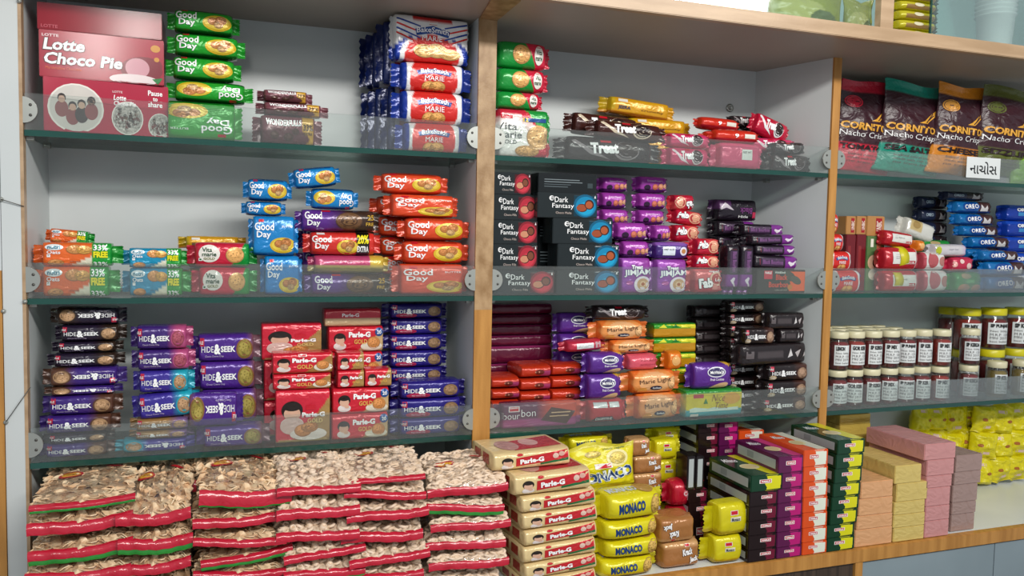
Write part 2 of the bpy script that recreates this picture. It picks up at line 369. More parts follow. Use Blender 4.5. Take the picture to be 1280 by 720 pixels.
design('vita_big', 'pack', .13, .1, .05, '#c9203c', 'large red and green marie biscuit packet', bg=[('e', .3, .38, .45, .5, '#e6cdc6'), ('e', .28, .38, .3, .42, '#f4f0ec'), ('h', 1, .6, 1.12, '#149038')], pic=logo(.1, .78, .22, .09)+cookie(.74, .42, .2, .26, '#dba45e')+cookie(.55, .12, .2, .12, '#dba45e')+[('r', .5, .74, .86, .82, '#154a8a')],
       txt=[t('Vita', .04, .55, .38, .7, '#3a4448', b=0), t('marie', .04, .38, .46, .52, '#3a4448', b=0), t('GOLD', .1, .26, .38, .34, '#3a4448', b=0), t('12', .48, .74, .56, .82, '#f3d61c')], n=7, sh=9, pinch=.9, fin=.01)
# union-striped marie
def ribbon(v): return [('p', [(.3, v), (.5, v+.08), (.7, v), (.72, v+.14), (.5, v+.24), (.28, v+.14)], '#1c4690')]
design('marie', 'pack', .14, .05, .05, '#16369a', 'red, white and blue marie packet', bg=[('r', .17, 0, .85, 1, '#eeeeee'), ('e', .5, .4, .3, .95, '#d32a26')], pic=ribbon(.52)+cookie(.44, .12, .09, .2, '#d9a25a')+cookie(.54, .13, .1, .2, '#d9a25a'),
       txt=[t('BakeSmith', .33, .62, .67, .78, arc=.35, b=.01), t('MARIE', .38, .34, .62, .5, b=.0)], n=3, sh=4, pinch=.8, fin=.012)
def stripes():
    r = []
    for a, c in ((0, '#1c3f96'), (1, '#d32a26'), (2, '#1c3f96'), (3, '#d32a26')):
        v = .93-a*.1; r += [('p', [(.02, v), (.35, v-.16-a*.03), (.35, v-.19-a*.03), (.02, v-.045)], c), ('p', [(.98, v), (.65, v-.16-a*.03), (.65, v-.19-a*.03), (.98, v-.045)], c)]
    return r
design('marie_big', 'pack', .13, .1, .05, '#ececec', 'large striped marie packet with cookies', bg=[('e', .5, .1, .5, .5, '#16369a'), ('e', .5, .1, .4, .52, '#eeeeee'), ('e', .5, .08, .35, .5, '#d32a26'), ('r', .25, .85, .75, 1, '#c92a2a')],
       pic=stripes()+ribbon(.55)+logo(.45, .8, .11, .09)+cookie(.4, .22, .14, .15, '#e0b06a')+cookie(.55, .24, .14, .16, '#e0b06a')+cookie(.72, .18, .14, .12, '#e0b06a'), txt=[t('BakeSmith', .3, .64, .7, .76, arc=.3, b=.01), t('MARIE', .37, .45, .62, .56, b=0)], n=7, sh=9, pinch=.95, fin=.004)
design('marie_edge', 'pack', .12, .12, .035, '#14245e', 'striped marie packet standing edge forward', bg=[('r', .16, 0, .84, 1, '#b9b7c0'), ('r', .22, .05, .8, .95, '#b12a30'), ('r', .3, .4, .6, .6, '#1c3f96')], txt=[t('BakeSmith', .3, .6, .7, .7)], n=5, sh=6, pinch=.9, fin=.008)
design('wonder', 'pack', .13, .04, .05, '#7d4650', 'dusky brown biscuit packet with gold panel', bg=[('r', .7, 0, .86, 1, '#c89a34'), ('e', .4, .2, .4, .35, '#5b2c34')], pic=cookie(.3, .3, .06, .14, '#4a2a20')+cookie(.5, .25, .07, .14, '#4a2a20')+cookie(.6, .45, .05, .12, '#4a2a20'),
       txt=[t('WONDERFULLS', .18, .62, .68, .84, arc=-.15, b=.03), t('33%', .71, .5, .85, .72, '#3a2410'), t('EXTRA', .72, .34, .84, .44, '#3a2410')], n=4, sh=6, pinch=.85, fin=.012)
# cream biscuits
def treat(key, base, desc, wave='#d8c8b0', tc='#ffffff', **k):
    design(key, 'pack', .14, .042, .045, base, desc, pic=[('p', [(.1, .95), (.3, .3), (.5, .1), (.45, .2), (.3, .5), (.14, 1)], wave), ('e', .64, .5, .12, .4, wave), ('e', .645, .54, .11, .36, '#2c1c1a'), ('r', .4, .82, .5, .92, '#c8182c')], txt=[t('Treat', .3, .34, .56, .82, tc, b=.05, rot=4)], n=2.6, sh=5, pinch=.8, fin=.012, **k)
treat('treat_dark', '#43201b', 'dark brown cream biscuit roll')
treat('treat_black', '#2a2224', 'charcoal cream biscuit roll', wave='#8d8588')
treat('treat_pink', '#d0386a', 'bright pink cream biscuit packet', wave='#f0dfe4')
treat('treat_red', '#c0163a', 'crimson striped cream biscuit packet', wave='#f0eef0')
design('pink_plain', 'pack', .12, .05, .05, '#cf4a72', 'pink wrapped biscuit packet seam out', pic=[('r', .5, .35, .7, .75, '#dfe6df')], txt=[t('NET WT', .52, .6, .68, .68, '#555555', b=0)], n=3.5, sh=5, pinch=.8, fin=.012)
design('red_round', 'pack', .11, .04, .045, '#d0301e', 'glossy red roll with price sticker', bg=[('r', 0, 0, 1, .3, '#a01828')], pic=[('r', .62, .35, .84, .66, '#e9e6da')], txt=[t('9', .42, .35, .5, .65)], n=2.3, sh=4, pinch=.6, fin=.008)
design('yellow_bar', 'pack', .13, .036, .045, '#d39a12', 'golden yellow biscuit packet', bg=[('r', 0, 0, 1, .2, '#9d5a14'), ('r', .02, .3, .16, 1, '#c7a418')], pic=[('r', .2, .72, .32, .88, '#e8e4d8')], txt=[t('JEERA', .2, .26, .36, .5, '#2a3a5a'), t('crunchy', .5, .3, .8, .44, '#5a2a10', b=0)], n=4, sh=6, pinch=.85, fin=.012)
# cartons
design('choco_mid', 'box', .22, .095, .12, '#a3112f', 'crimson choco snack carton with white lettering', pic=[('e', .84, .3, .2, .3, '#7a1024'), ('e', .78, .34, .1, .22, '#c98f9a'), ('e', .93, .8, .04, .08, '#c98a2c'), ('e', .94, .56, .022, .05, '#c98a2c'), ('e', .75, .08, .2, .12, '#e0d0d0'), ('p', [(.95, .0), (.9, .12), (.99, .16)], '#1d7a3a')],
       txt=[t('LOTTE', .025, .86, .155, .92, '#f0d0d4', b=.03), t('Lotte', .04, .58, .36, .83, '#ffffff', b=.03, ol='#3a0810', sh=.15), t('Choco Pie', .04, .28, .66, .53, '#ffffff', b=.03, ol='#3a0810', sh=.15), t('Marshmallow Chocolate', .05, .17, .33, .23, '#e06a4a', b=0)], name='snack_carton', cat='carton')
design('choco_top', 'box', .22, .05, .12, '#8e1024', 'dark red snack carton lying flat', txt=[t('LOTTE', .03, .08, .16, .2, '#c8606c')], name='snack_carton', cat='carton')
def fam(cu, cv, ru, rv):
    r = [('e', cu, cv, ru, rv, '#e9e4dc'), ('e', cu, cv, ru*.93, rv*.94, '#cfc9c2')]
    for dx, dy, c in ((-.5, .25, '#c9a08a'), (-.12, -.05, '#c9a08a'), (.2, .05, '#caa690'), (.55, .2, '#c9a08a')):
        r += [('e', cu+dx*ru, cv+dy*rv-.3*rv, ru*.24, rv*.34, ['#9a8078', '#8a4a4a', '#3c3434', '#a89a90'][int(abs(dx*10)) % 4]), ('e', cu+dx*ru, cv+dy*rv+.14*rv, ru*.15, rv*.18, '#2a2020'), ('e', cu+dx*ru, cv+dy*rv+.08*rv, ru*.12, rv*.14, c)]
    return r
design('choco_low', 'box', .22, .095, .13, '#ad1c3c', 'crimson carton with round family pictures', pic=fam(.25, .45, .22, .46)+fam(.66, .33, .13, .32)+fam(.93, .22, .1, .25),
       txt=[t('LOTTE', .54, .8, .62, .84, '#f0d0d4'), t('Lotte', .55, .66, .65, .76, sh=.15), t('Choco Pie', .55, .56, .73, .65, sh=.15), t('Pause', .83, .8, .95, .9), t('to', .87, .7, .91, .77), t('share', .83, .58, .95, .68)],
       side=[t('4 units snack', .2, .45, .8, .6, '#e0a0a8', rot=0, b=0)], name='snack_carton', cat='carton')
for key, c0, c1, c2, c3, sub, desc in (('df_red', '#4a1018', '#86202c', '#b02a3a', '#cc3a48', 'Choco Fills', 'black and red filled cookie carton'), ('df_blue', '#0c3444', '#0e5a7c', '#1280ac', '#1c9cc8', 'Choco Melts', 'black and blue filled cookie carton')):
    design(key, 'box', .14, .055, .06, '#1d2426', desc, pic=[('r', .6, .02, .99, .98, c0), ('e', .79, .5, .195, .47, c1), ('e', .8, .48, .17, .4, c2), ('e', .8, .4, .13, .26, c3)]+[('e', .74, .42, .09, .17, '#3a1a14'), ('e', .73, .42, .085, .14, '#c98a6a' if 'red' in key else '#9a4a2c'), ('e', .86, .56, .08, .2, '#3a1c14', -30), ('e', .855, .55, .06, .15, '#7a4630' if 'red' in key else '#a8532e', -30), ('e', .23, .78, .04, .1, '#f0f0f0'), ('e', .24, .78, .026, .065, '#1d2426'), ('r', .2, .77, .27, .8, '#f0f0f0'), ('p', [(.94, .82), (.97, .82), (.955, .94)], '#e8e8e8')],
           txt=[t('Dark', .28, .62, .5, .84, b=.0), t('Fantasy', .24, .34, .6, .58, b=.0), t(sub, .3, .16, .56, .25, '#c8b8b0', b=0)], name='cookie_carton', cat='carton')
design('df_back', 'box', .14, .05, .06, '#14191b', 'black cookie carton turned to its back', pic=[('r', .1, .3, .5, .34, '#5a6468'), ('r', .1, .42, .55, .45, '#5a6468'), ('r', .1, .54, .75, .58, '#7a8488'), ('r', .1, .66, .7, .7, '#7a8488'), ('r', .84, .3, .93, .55, '#3a4448')], name='cookie_carton', cat='carton')
design('jimjam', 'pack', .085, .085, .05, '#8e34a6', 'purple jam biscuit bag with cream cookie', bg=[('h', 0, 1, .78, '#a052b4'), ('g', .2, 1, '#8a2a8a')], pic=[('e', .68, .26, .25, .23, '#efe6ee'), ('e', .68, .27, .17, .16, '#caa070'), ('e', .68, .27, .09, .085, '#e8c49a'), ('e', .68, .27, .05, .05, '#b0602c'), ('r', .08, .05, .16, .12, '#efe6ee')]+[('e', .3, .3, .1, .06, '#b04a9a')],
       txt=[t('Treat', .34, .68, .66, .8, '#ffffff', b=.05, ol='#1a2a6a'), t('JIMJAM', .14, .48, .9, .68, '#ffffff', b=.03, ol='#2a3a8a', rot=3)], n=5, sh=7, pinch=.85, fin=.006)
design('purple_sm', 'pack', .085, .042, .045, '#9e3aa2', 'small purple packet with fruit cookies', bg=[('r', 0, 0, 1, .22, '#3c1450')], pic=[('e', .3, .3, .09, .17, '#2a0c30')]+cookie(.52, .35, .08, .18, '#c46a50')+cookie(.68, .38, .08, .18, '#d08a6a')+cookie(.82, .42, .07, .16, '#d8a080'), txt=[t('Sweetheart', .28, .66, .72, .78, '#e8c8e8', b=0)], n=3, sh=5, pinch=.8, fin=.008)
design('violet_sm', 'pack', .09, .042, .045, '#452a78', 'violet packet with white price sticker', bg=[('r', 0, .78, 1, 1, '#8a5ab0')], pic=[('r', .24, .22, .56, .72, '#dfe6f0'), ('e', .78, .46, .1, .25, '#e8e0f0'), ('e', .78, .46, .06, .14, '#c0844a')], txt=[t('MRP 10.00', .27, .5, .53, .62, '#444444', b=0)], n=2.8, sh=5, pinch=.8, fin=.006)
design('fab', 'pack', .09, .045, .045, '#bf1c38', 'red cream biscuit packet', bg=[('h', 1, 1, 1.35, '#d8484a')], pic=[('e', .66, .5, .19, .38, '#e8b090'), ('e', .66, .5, .16, .31, '#b03838'), ('e', .66, .5, .1, .2, '#dca080')], txt=[t('Fab', .14, .4, .46, .86, '#ffffff', b=.05, ol='#1a1216', rot=6)], n=3.5, sh=5, pinch=.85, fin=.01)
design('fab_big', 'pack', .09, .06, .05, '#b81c34', 'large red cream biscuit packet', bg=[('e', .3, .8, .4, .3, '#d8686a')], pic=[('e', .72, .6, .2, .3, '#e8c0a8'), ('e', .72, .6, .15, .22, '#b03838'), ('r', .6, .15, .82, .4, '#d88a80')], txt=[t('Fab', .22, .22, .6, .62, '#ffffff', b=.05, ol='#1a1216', rot=6), t('ops!', .5, .84, .8, .96), t('Love', .66, .5, .9, .62)], n=4, sh=5, pinch=.85, fin=.01)
design('bourbon_blk', 'pack', .12, .03, .045, '#221a24', 'slim black and violet bourbon packet', bg=[('r', .66, 0, .9, 1, '#7a2a8a'), ('r', .2, .2, .62, .8, '#4a3450')], pic=[('p', [(.7, .5), (.76, .25), (.9, .6), (.9, .75), (.77, .42), (.72, .62)], '#e0d8e0'), ('r', .1, .3, .18, .72, '#c23a5a')], txt=[t('Black Bourbon', .22, .35, .6, .66, '#8a5a90')], n=4, sh=7, pinch=.85, fin=.01)
design('bourbon_big', 'pack', .13, .06, .06, '#1f1722', 'large black packet turned upside down', bg=[('r', .06, .55, .34, 1, '#54305c')], pic=[('p', [(.1, .5), (.22, .85), (.4, .5), (.36, .5), (.22, .76), (.14, .5)], '#cfc6cf'), ('r', .8, .14, .95, .42, '#c22a50')], txt=[t('Black', .52, .34, .78, .62, '#7a3a7a', up=1), t('Hide', .5, .14, .7, .26, '#e8e8e8')], n=4, sh=7, pinch=.9, fin=.01)
design('bourbon_front', 'box', .125, .055, .06, '#2a2a24', 'dark bourbon biscuit carton with orange end', pic=[('r', .66, .02, .99, .98, '#e2602a'), ('e', .66, .72, .13, .2, '#3f4438', -25), ('e', .8, .55, .12, .16, '#4a4f42', -30), ('e', .62, .35, .07, .22, '#3f4438'), ('e', .68, .25, .05, .12, '#c07a2a'), ('r', .14, .6, .31, .96, '#c0283c')], txt=[t('Black', .38, .56, .62, .8, '#d8482c'), t('Bourbon', .24, .24, .64, .48, '#d8482c'), t('PARLE', .16, .82, .29, .92), t('Hide&Seek', .36, .84, .58, .94, '#d8e0d8'), t('cookies with cream', .36, .1, .62, .16, '#b8b8a8', b=0)], name='bourbon_biscuit_carton', cat='carton')
# hide and seek family
def hs(key, base, end, desc, ck='#b08a64', W=.14, H=.042, W2=.66, plain=False, n=4, shape='pack'):
    pic = [('r', .07, .58, .19, .88, '#c22846'), ('e', .76, .46, .12, .38, end if not plain else base)]+cookie(.76, .46, .1, .33, ck)
    design(key, shape, W, H, .048, base, desc, bg=[('g', W2-.08, W2+.08, end)], pic=pic,
           txt=[t('HIDE', .15, .36, .32, .58, b=.0), t('&', .325, .28, .42, .66, b=.05), t('SEEK', .42, .36, .63, .58, b=.03), t('PARLE', .085, .66, .175, .78), t('Choco Creme Chip', .2, .16, .46, .25, '#d8c8e8', b=0)], n=n, sh=7, pinch=.85, fin=.012)
hs('hs_brown', '#3d2378', '#5a3a2c', 'purple and brown choc chip cookie packet')
hs('hs_darkbrown', '#241a30', '#33241c', 'dark brown choc chip cookie packet')
hs('hs_pink', '#3d2170', '#b04a7a', 'purple and pink cookie packet', ck='#a04a5a')
hs('hs_teal', '#3a2c92', '#1f9fb4', 'purple and turquoise cookie packet')
hs('hs_gold', '#4c2488', '#8a5c36', 'purple cookie packet with bronze end', ck='#9a8a3c', W2=.86)
hs('hs_bronze', '#9a7442', '#7a5a8a', 'bronze and lilac cookie packet')
hs('hs_blue', '#251a78', '#251a78', 'long indigo chip cookie packet', ck='#8a6a4a', W=.14, H=.036, W2=2, n=5)
PR['hs_blue']['pic'] += [('e', .33, .2, .16, .16, '#a8204a')]; PR['hs_blue']['txt'][-1] = t('Milk Choco Chip', .24, .14, .42, .24, '#e8c8d8', b=0)
hs('hs_black', '#231a1c', '#4a2c24', 'black choc chip cookie packet', ck='#a08068', H=.04, n=5)
PR['hs_black']['pic'] += [('e', .16, .22, .08, .14, '#b09a7a')]; PR['hs_black']['txt'][-1] = t('Fab', .1, .14, .22, .3, '#e8dcc8')
design('hs_side', 'pack', .15, .045, .06, '#241c1e', 'black cookie packet seen from behind', bg=[('r', .25, .3, .6, .7, '#4a4244')], pic=[('r', .1, .35, .2, .7, '#6a6264'), ('p', [(.66, .3), (.7, .75), (.73, .4)], '#d8d4d4'), ('p', [(.76, .55), (.84, .7), (.8, .3)], '#b8b0b0'), ('p', [(.88, .3), (.9, .6), (.93, .35)], '#c8c0c0')], n=5, sh=8, pinch=.9, fin=.008)
# glucose biscuits: the child on the wrapper is replaced by plain dark-over-pale rounds
def kid(cu, cv, r, asp): return [('e', cu, cv-r*asp*1.15, r*1.05, r*asp*.62, '#e8dcd8'), ('e', cu, cv+r*asp*.12, r*.98, r*asp*.86, '#231812'), ('e', cu, cv-r*asp*.22, r*.76, r*asp*.66, '#dcae94'), ('e', cu, cv+r*asp*.46, r*.84, r*asp*.42, '#231812'), ('e', cu+r*.4, cv-r*asp*.9, r*.4, r*asp*.25, '#dcae94')]
design('pg_gold', 'slab', .12, .055, .05, '#cf1f33', 'red and gold glucose biscuit packet', bg=[('h', 1, -.5, .52, '#a87a40'), ('r', 0, 0, 1, .05, '#b8995a')], pic=kid(.18, .52, .11, 2.2)+[('e', .84, .3, .16, .2, '#e6dcc8')]+cookie(.83, .4, .11, .22, '#c98444')+[('r', .42, .82, .56, .94, '#e8e0d8'), ('r', .43, .84, .55, .92, '#c8182c')], txt=[t('Parle-G', .32, .54, .72, .76, b=.05), t('GOLD', .4, .24, .66, .44, '#e8b85a', b=.02)], n=6, sh=9)
design('pg_gold_20', 'slab', .12, .055, .05, '#cf1f33', 'red glucose biscuit packet with blue seal', bg=[('h', 1, -.6, .5, '#c9a878')], pic=kid(.2, .52, .11, 2.2)+[('e', .78, .22, .2, .18, '#e6dcc8')]+cookie(.82, .36, .12, .24, '#c98444')+[('r', .46, .84, .6, .96, '#c8182c'), ('e', .92, .78, .075, .17, '#1c4a8a')], txt=[t('Parle-G', .36, .58, .76, .8, b=.05), t('GOLD', .46, .32, .7, .5, '#e8b85a', b=.02), t('20', .88, .7, .96, .84)], n=6, sh=9)
design('pg_gold_sm', 'slab', .062, .04, .05, '#cf1f33', 'small red glucose biscuit packet', bg=[('h', 1, -.4, .5, '#b08a50')], pic=kid(.26, .5, .16, 1.5), txt=[t('Parle-G', .45, .5, .92, .68, b=.05), t('GOLD', .55, .26, .82, .4, '#e8b85a')], n=6, sh=9)
design('pg_gold_big', 'slab', .11, .11, .05, '#cf2038', 'large red and gold glucose biscuit packet', bg=[('h', 1, -.75, .35, '#a8844c'), ('r', 0, 0, 1, .05, '#c8b070')], pic=kid(.3, .6, .2, 1)+[('e', .3, .33, .22, .16, '#d8b8ae'), ('e', .6, .17, .34, .12, '#e6dcd4')]+cookie(.5, .24, .16, .12, '#c98444')+cookie(.62, .3, .16, .1, '#c98444')+[('r', .55, .62, .73, .71, '#c8182c')], txt=[t('Parle-G', .48, .49, .9, .58, b=.05), t('GOLD', .58, .38, .86, .46, '#e8c87a', b=.02)], n=7, sh=12)
design('pg_foil', 'slab', .12, .04, .05, '#c8ab84', 'red packet with pale foil top seam', bg=[('r', 0, .5, 1, 1, '#b8283a')], txt=[t('Parle-G', .3, .55, .6, .75)], n=6, sh=9)
design('pg_cream', 'slab', .14, .04, .13, '#e0c690', 'cream glucose biscuit packet with red band', pic=[('p', [(.28, .22), (.97, .42), (.97, .9), (.28, .66)], '#c4242c'), ('p', [(.6, .2), (.97, .34), (.97, .48), (.6, .3)], '#1d6a3a'), ('e', .33, .82, .04, .07, '#c4242c')]+kid(.17, .5, .075, 2.9)+[('e', .8, .62, .04, .14, '#e0c0b0'), ('e', .88, .7, .04, .12, '#d8a898')],
       top=[('p', [(.3, .1), (.95, .2), (.95, .8), (.3, .6)], '#b8323a'), ('e', .28, .4, .14, .28, '#c09088'), ('e', .6, .5, .12, .2, '#d8a8a0')], side=[('r', .2, .25, .45, .8, '#a03a2c'), ('r', .55, .25, .8, .8, '#a03a2c')], txt=[t('Parle-G', .33, .36, .64, .62, b=.05, rot=4)], n=6, sh=11)
# crackers
design('monaco', 'pack', .13, .036, .11, '#dcd016', 'yellow salted cracker packet', bg=[('r', 0, 0, 1, .12, '#c4a812')], pic=cookie(.78, .5, .1, .38, '#c09a4a')+[('r', .12, .5, .19, .62, '#c8182c')], txt=[t('MONACO', .24, .32, .6, .72, '#123c7a', b=.05, rot=3)], top=[('e', .7, .45, .12, .3, '#b08a40'), t('MONACO', .2, .3, .6, .6, '#ccd6e0', b=.04)], n=3.2, sh=4, pinch=.8, fin=.014)
design('monaco_big', 'pouch', .12, .11, .05, '#ded21a', 'large yellow salted cracker bag', bg=[('h', 0, 1, .9, '#cfc43a')], pic=[('e', .7, .68, .17, .18, '#ebe0a0')]+cookie(.7, .68, .13, .13, '#d8c060')+cookie(.35, .8, .12, .07, '#d8c060')+logo(.34, .5, .26, .1), txt=[t('MONACO', .08, .2, .92, .44, '#123c7a', b=.05, rot=9, ol='#e8f0f4'), t('classic regular', .5, .86, .85, .91, '#2a5a4a', b=0)])
design('krack', 'pack', .12, .045, .09, '#a9713e', 'bronze sweet-salty cracker packet', bg=[('h', 0, 1, .86, '#c89a66')], pic=logo(.56, .82, .1, .1), txt=[t('Krack', .5, .5, .72, .76, b=.05, ol='#3a1c10', rot=6), t('Jack', .66, .18, .86, .44, b=.05, ol='#3a1c10', rot=6)], n=5, sh=6, pinch=.85, fin=.008)
design('cracker_sm', 'pack', .075, .04, .09, '#d6ca14', 'small yellow cracker roll', bg=[('r', 0, 0, 1, .2, '#b49a18')], pic=logo(.4, .66, .16, .14)+[('r', .4, .46, .62, .6, '#e8e4c8')], txt=[t('Monaco', .42, .47, .6, .58, '#334455')], n=4, sh=5, pinch=.8, fin=.012)
design('red_wrap', 'pack', .1, .05, .07, '#b8142e', 'glossy red wrapped biscuit roll', pic=[('e', .55, .55, .2, .2, '#c8606c')], txt=[t('Coconut', .36, .46, .76, .62, '#f0d8dc')], n=2.6, sh=4, pinch=.7, fin=.01)
# milano-like long cartons, end towards the viewer
def endbox(key, c1, c2, desc, top2, strip=True, cut=.5):
    wavy = [(cut, 0), (cut+.04, .2), (cut-.03, .45), (cut+.05, .7), (cut, .98), (.99, .98), (.99, .02)]
    design(key, 'box', .06, .03, .16, c1, desc, pic=[('p', wavy, c2), ('r', cut-.2, .48, cut+.18, .72, '#e8e0dc'), ('r', cut-.17, .51, cut+.15, .69, '#c02838')], txt=[t('PARLE', cut-.14, .55, cut+.12, .65, b=.04)],
           side=[('r', .08, .22, .94, .78, '#a9b0b0'), ('r', .3, .3, .45, .7, '#8e9696')] if strip else [], top=[('p', [(.6, .02), (.5, .3), (.66, .55), (.55, .98), (.98, .98), (.98, .02)], top2), ('e', .5, .4, .28, .12, '#d8cfa0'), ('e', .48, .4, .22, .09, '#cdb88a'), t('Milano', .08, .64, .5, .8, '#e8e8e8', rot=-10)],
           name='cookie_carton', cat='carton')
endbox('box_green', '#0f3a24', '#d6d21a', 'dark green and yellow cookie carton', '#cfc81a', cut=.46)
endbox('box_orange', '#d8501e', '#dde2d2', 'orange and white cookie carton', '#d0d0c0', strip=False, cut=.45)
endbox('box_magenta', '#5a1848', '#b51c70', 'plum and magenta cookie carton', '#b03a78', cut=.5)
endbox('box_maroon', '#1f1214', '#6a1530', 'black and maroon cookie carton', '#6a1530', cut=.62)
design('box_upright', 'box', .02, .06, .05, '#1a1315', 'upright black cookie carton with grey strip', pic=[('r', .2, .08, .8, .92, '#a9b0b0')], name='cookie_carton', cat='carton')
# digestives, light marie, bourbon
design('mcv_red', 'pack', .12, .055, .055, '#b8202a', 'red digestive biscuit roll with labels', pic=[('r', .2, .68, .5, .9, '#d8dcdc'), ('r', .54, .68, .76, .9, '#d8dcdc'), ('p', [(.16, .12), (.26, .3), (.6, .3), (.68, .12)], '#2c2430')], txt=[t('DIGESTIVE', .24, .14, .6, .26)], n=2.5, sh=5, pinch=.8, fin=.012)
design('mcv_purple', 'pack', .11, .05, .05, '#5a2a8c', 'violet fruit cookie packet', bg=[('r', 0, 0, .04, 1, '#b01c3c'), ('r', .96, 0, 1, 1, '#b01c3c'), ('h', 1, 1, 1.72, '#d8a83a')], pic=[('e', .56, .66, .2, .2, '#e4e4ec'), ('e', .56, .66, .18, .16, '#3a3462'), ('e', .62, .08, .22, .14, '#d8b48a', 15)], txt=[t("McVitie's", .42, .6, .7, .72, b=.03), t('Fruit Cookies', .42, .34, .72, .44, '#f0e8f8')], n=2.8, sh=5, pinch=.85, fin=.01)
design('mcv_back', 'pack', .11, .05, .05, '#c23048', 'crimson biscuit roll with back label', pic=[('r', .3, .3, .66, .74, '#e0e4e4'), ('r', .7, .3, .82, .8, '#c8a8ac')], txt=[t('Ingredients wheat', .33, .55, .62, .62, '#555555', b=0), t('flour sugar', .33, .4, .55, .47, '#555555', b=0)], n=2.6, sh=4, pinch=.75, fin=.012)
design('pink_back', 'pack', .1, .045, .05, '#dd5a6c', 'salmon pink roll showing its back print', txt=[t('WHEAT BISCUIT', .4, .6, .85, .7, '#9a2438', b=0), t('best before 6 months', .4, .36, .85, .44, '#9a2438', b=0)], n=2.6, sh=5, pinch=.8, fin=.01)
design('marie_light', 'pack', .12, .058, .055, '#e0702a', 'orange marie biscuit roll', bg=[('e', .5, .5, .36, .6, '#e8944e'), ('e', .5, .5, .26, .46, '#eab07a')], pic=cookie(.84, .45, .13, .32, '#dfae78')+[('e', .3, .14, .08, .16, '#eaa04a'), ('e', .52, .26, .1, .1, '#2a2a44')], txt=[t('Marie Light', .24, .44, .76, .68, '#3a1a14', b=-.005, rot=6), t('Sunfeast', .46, .22, .6, .3)], n=2.6, sh=6, pinch=.8, fin=.014)
design('bourbon', 'pack', .13, .062, .05, '#5c1c44', 'large plum and orange bourbon packet', bg=[('g', .45, .62, '#c8482c'), ('r', 0, 0, 1, .34, '#9a3a78')], pic=[('p', [(.5, .3), (.62, .8), (.9, .6), (.8, .1)], '#4a2418')]+[('r', .6, .42, .82, .46, '#d8b48a'), ('r', .62, .56, .84, .6, '#d8b48a'), ('r', .14, .68, .26, .9, '#e8e0e0'), ('r', .15, .71, .25, .87, '#c8182c')], txt=[t('bour', .08, .4, .26, .66, b=-.01), t('bon', .28, .48, .44, .76, b=-.01)], n=6, sh=9, pinch=.9, fin=.008)
design('bourbon_end', 'slab', .06, .028, .11, '#c23418', 'orange bourbon packet seen end-on', bg=[('r', .66, 0, 1, .5, '#a83a6a')], pic=[('e', .6, .45, .16, .2, '#6a2418'), ('r', .44, .42, .6, .52, '#e0a080')], n=3, sh=5)
design('bourbon_dark', 'slab', .13, .026, .05, '#5e1030', 'long dark plum bourbon packet', bg=[('h', 0, 1, .85, '#8a2a5c')], n=4, sh=7)
design('nice', 'slab', .13, .055, .05, '#d4c418', 'yellow coconut biscuit packet with blue waves', bg=[('r', 0, 0, 1, .3, '#2a98a0'), ('r', 0, .88, 1, 1, '#2a8a34')], pic=[('p', [(.0, .3), (.15, .38), (.3, .28), (.5, .36), (.7, .28), (1, .34), (1, .22), (0, .2)], '#cfe4d8'), ('e', .8, .66, .16, .22, '#d8a032'), ('r', .12, .72, .3, .86, '#b82a3c'), ('r', .08, .04, .22, .14, '#e0e0d8'), ('p', [(.3, .5), (.34, .7), (.38, .5)], '#2a7a2a')], txt=[t('Nice', .46, .58, .68, .84, '#7a3a14', b=-.01, sh=.3), t('Time', .5, .3, .74, .54, '#7a3a14', b=-.01, sh=.3)], n=7, sh=12)
design('nice_end', 'slab', .09, .04, .05, '#c89018', 'amber packet with green leafy top', bg=[('h', 0, 1, .62, '#3aa028'), ('h', .4, 1, 1.02, '#d8d42a'), ('h', 0, 1, .9, '#2a8a2a')], pic=[('p', [(.1, .7), (.24, .95), (.3, .7)], '#e8e83a'), ('p', [(.4, .68), (.52, .96), (.58, .72)], '#1f7a24'), ('p', [(.62, .7), (.78, .95), (.8, .7)], '#e8e83a')], n=6, sh=10)
# cookies with the blue wrapper
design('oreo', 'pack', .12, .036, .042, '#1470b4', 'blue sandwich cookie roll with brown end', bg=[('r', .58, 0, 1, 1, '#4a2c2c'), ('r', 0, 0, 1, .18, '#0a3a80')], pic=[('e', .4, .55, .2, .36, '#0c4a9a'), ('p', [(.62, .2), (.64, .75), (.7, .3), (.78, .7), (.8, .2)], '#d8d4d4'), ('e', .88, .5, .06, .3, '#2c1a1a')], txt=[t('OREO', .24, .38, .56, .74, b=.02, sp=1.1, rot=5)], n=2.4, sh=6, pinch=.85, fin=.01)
design('oreo_dark', 'pack', .12, .036, .042, '#232a44', 'dim dark blue cookie roll', bg=[('r', .5, 0, 1, 1, '#2c2226')], pic=[('p', [(.62, .2), (.64, .75), (.7, .3), (.78, .7), (.8, .2)], '#a8a4a4')], txt=[t('OREO', .2, .4, .42, .66, '#a8b8c8')], n=2.4, sh=6, pinch=.85, fin=.01)  # the blue roll again, shade painted into its wrapper and print
design('oreo_blue', 'pack', .12, .055, .05, '#123ca8', 'royal blue cookie packet', bg=[('h', 0, 1, .8, '#1c50c4')], pic=[('r', .34, .3, .8, .52, '#3a90d0')], txt=[t('OREO', .3, .58, .66, .8, b=.05)], n=3.2, sh=6, pinch=.85, fin=.01)
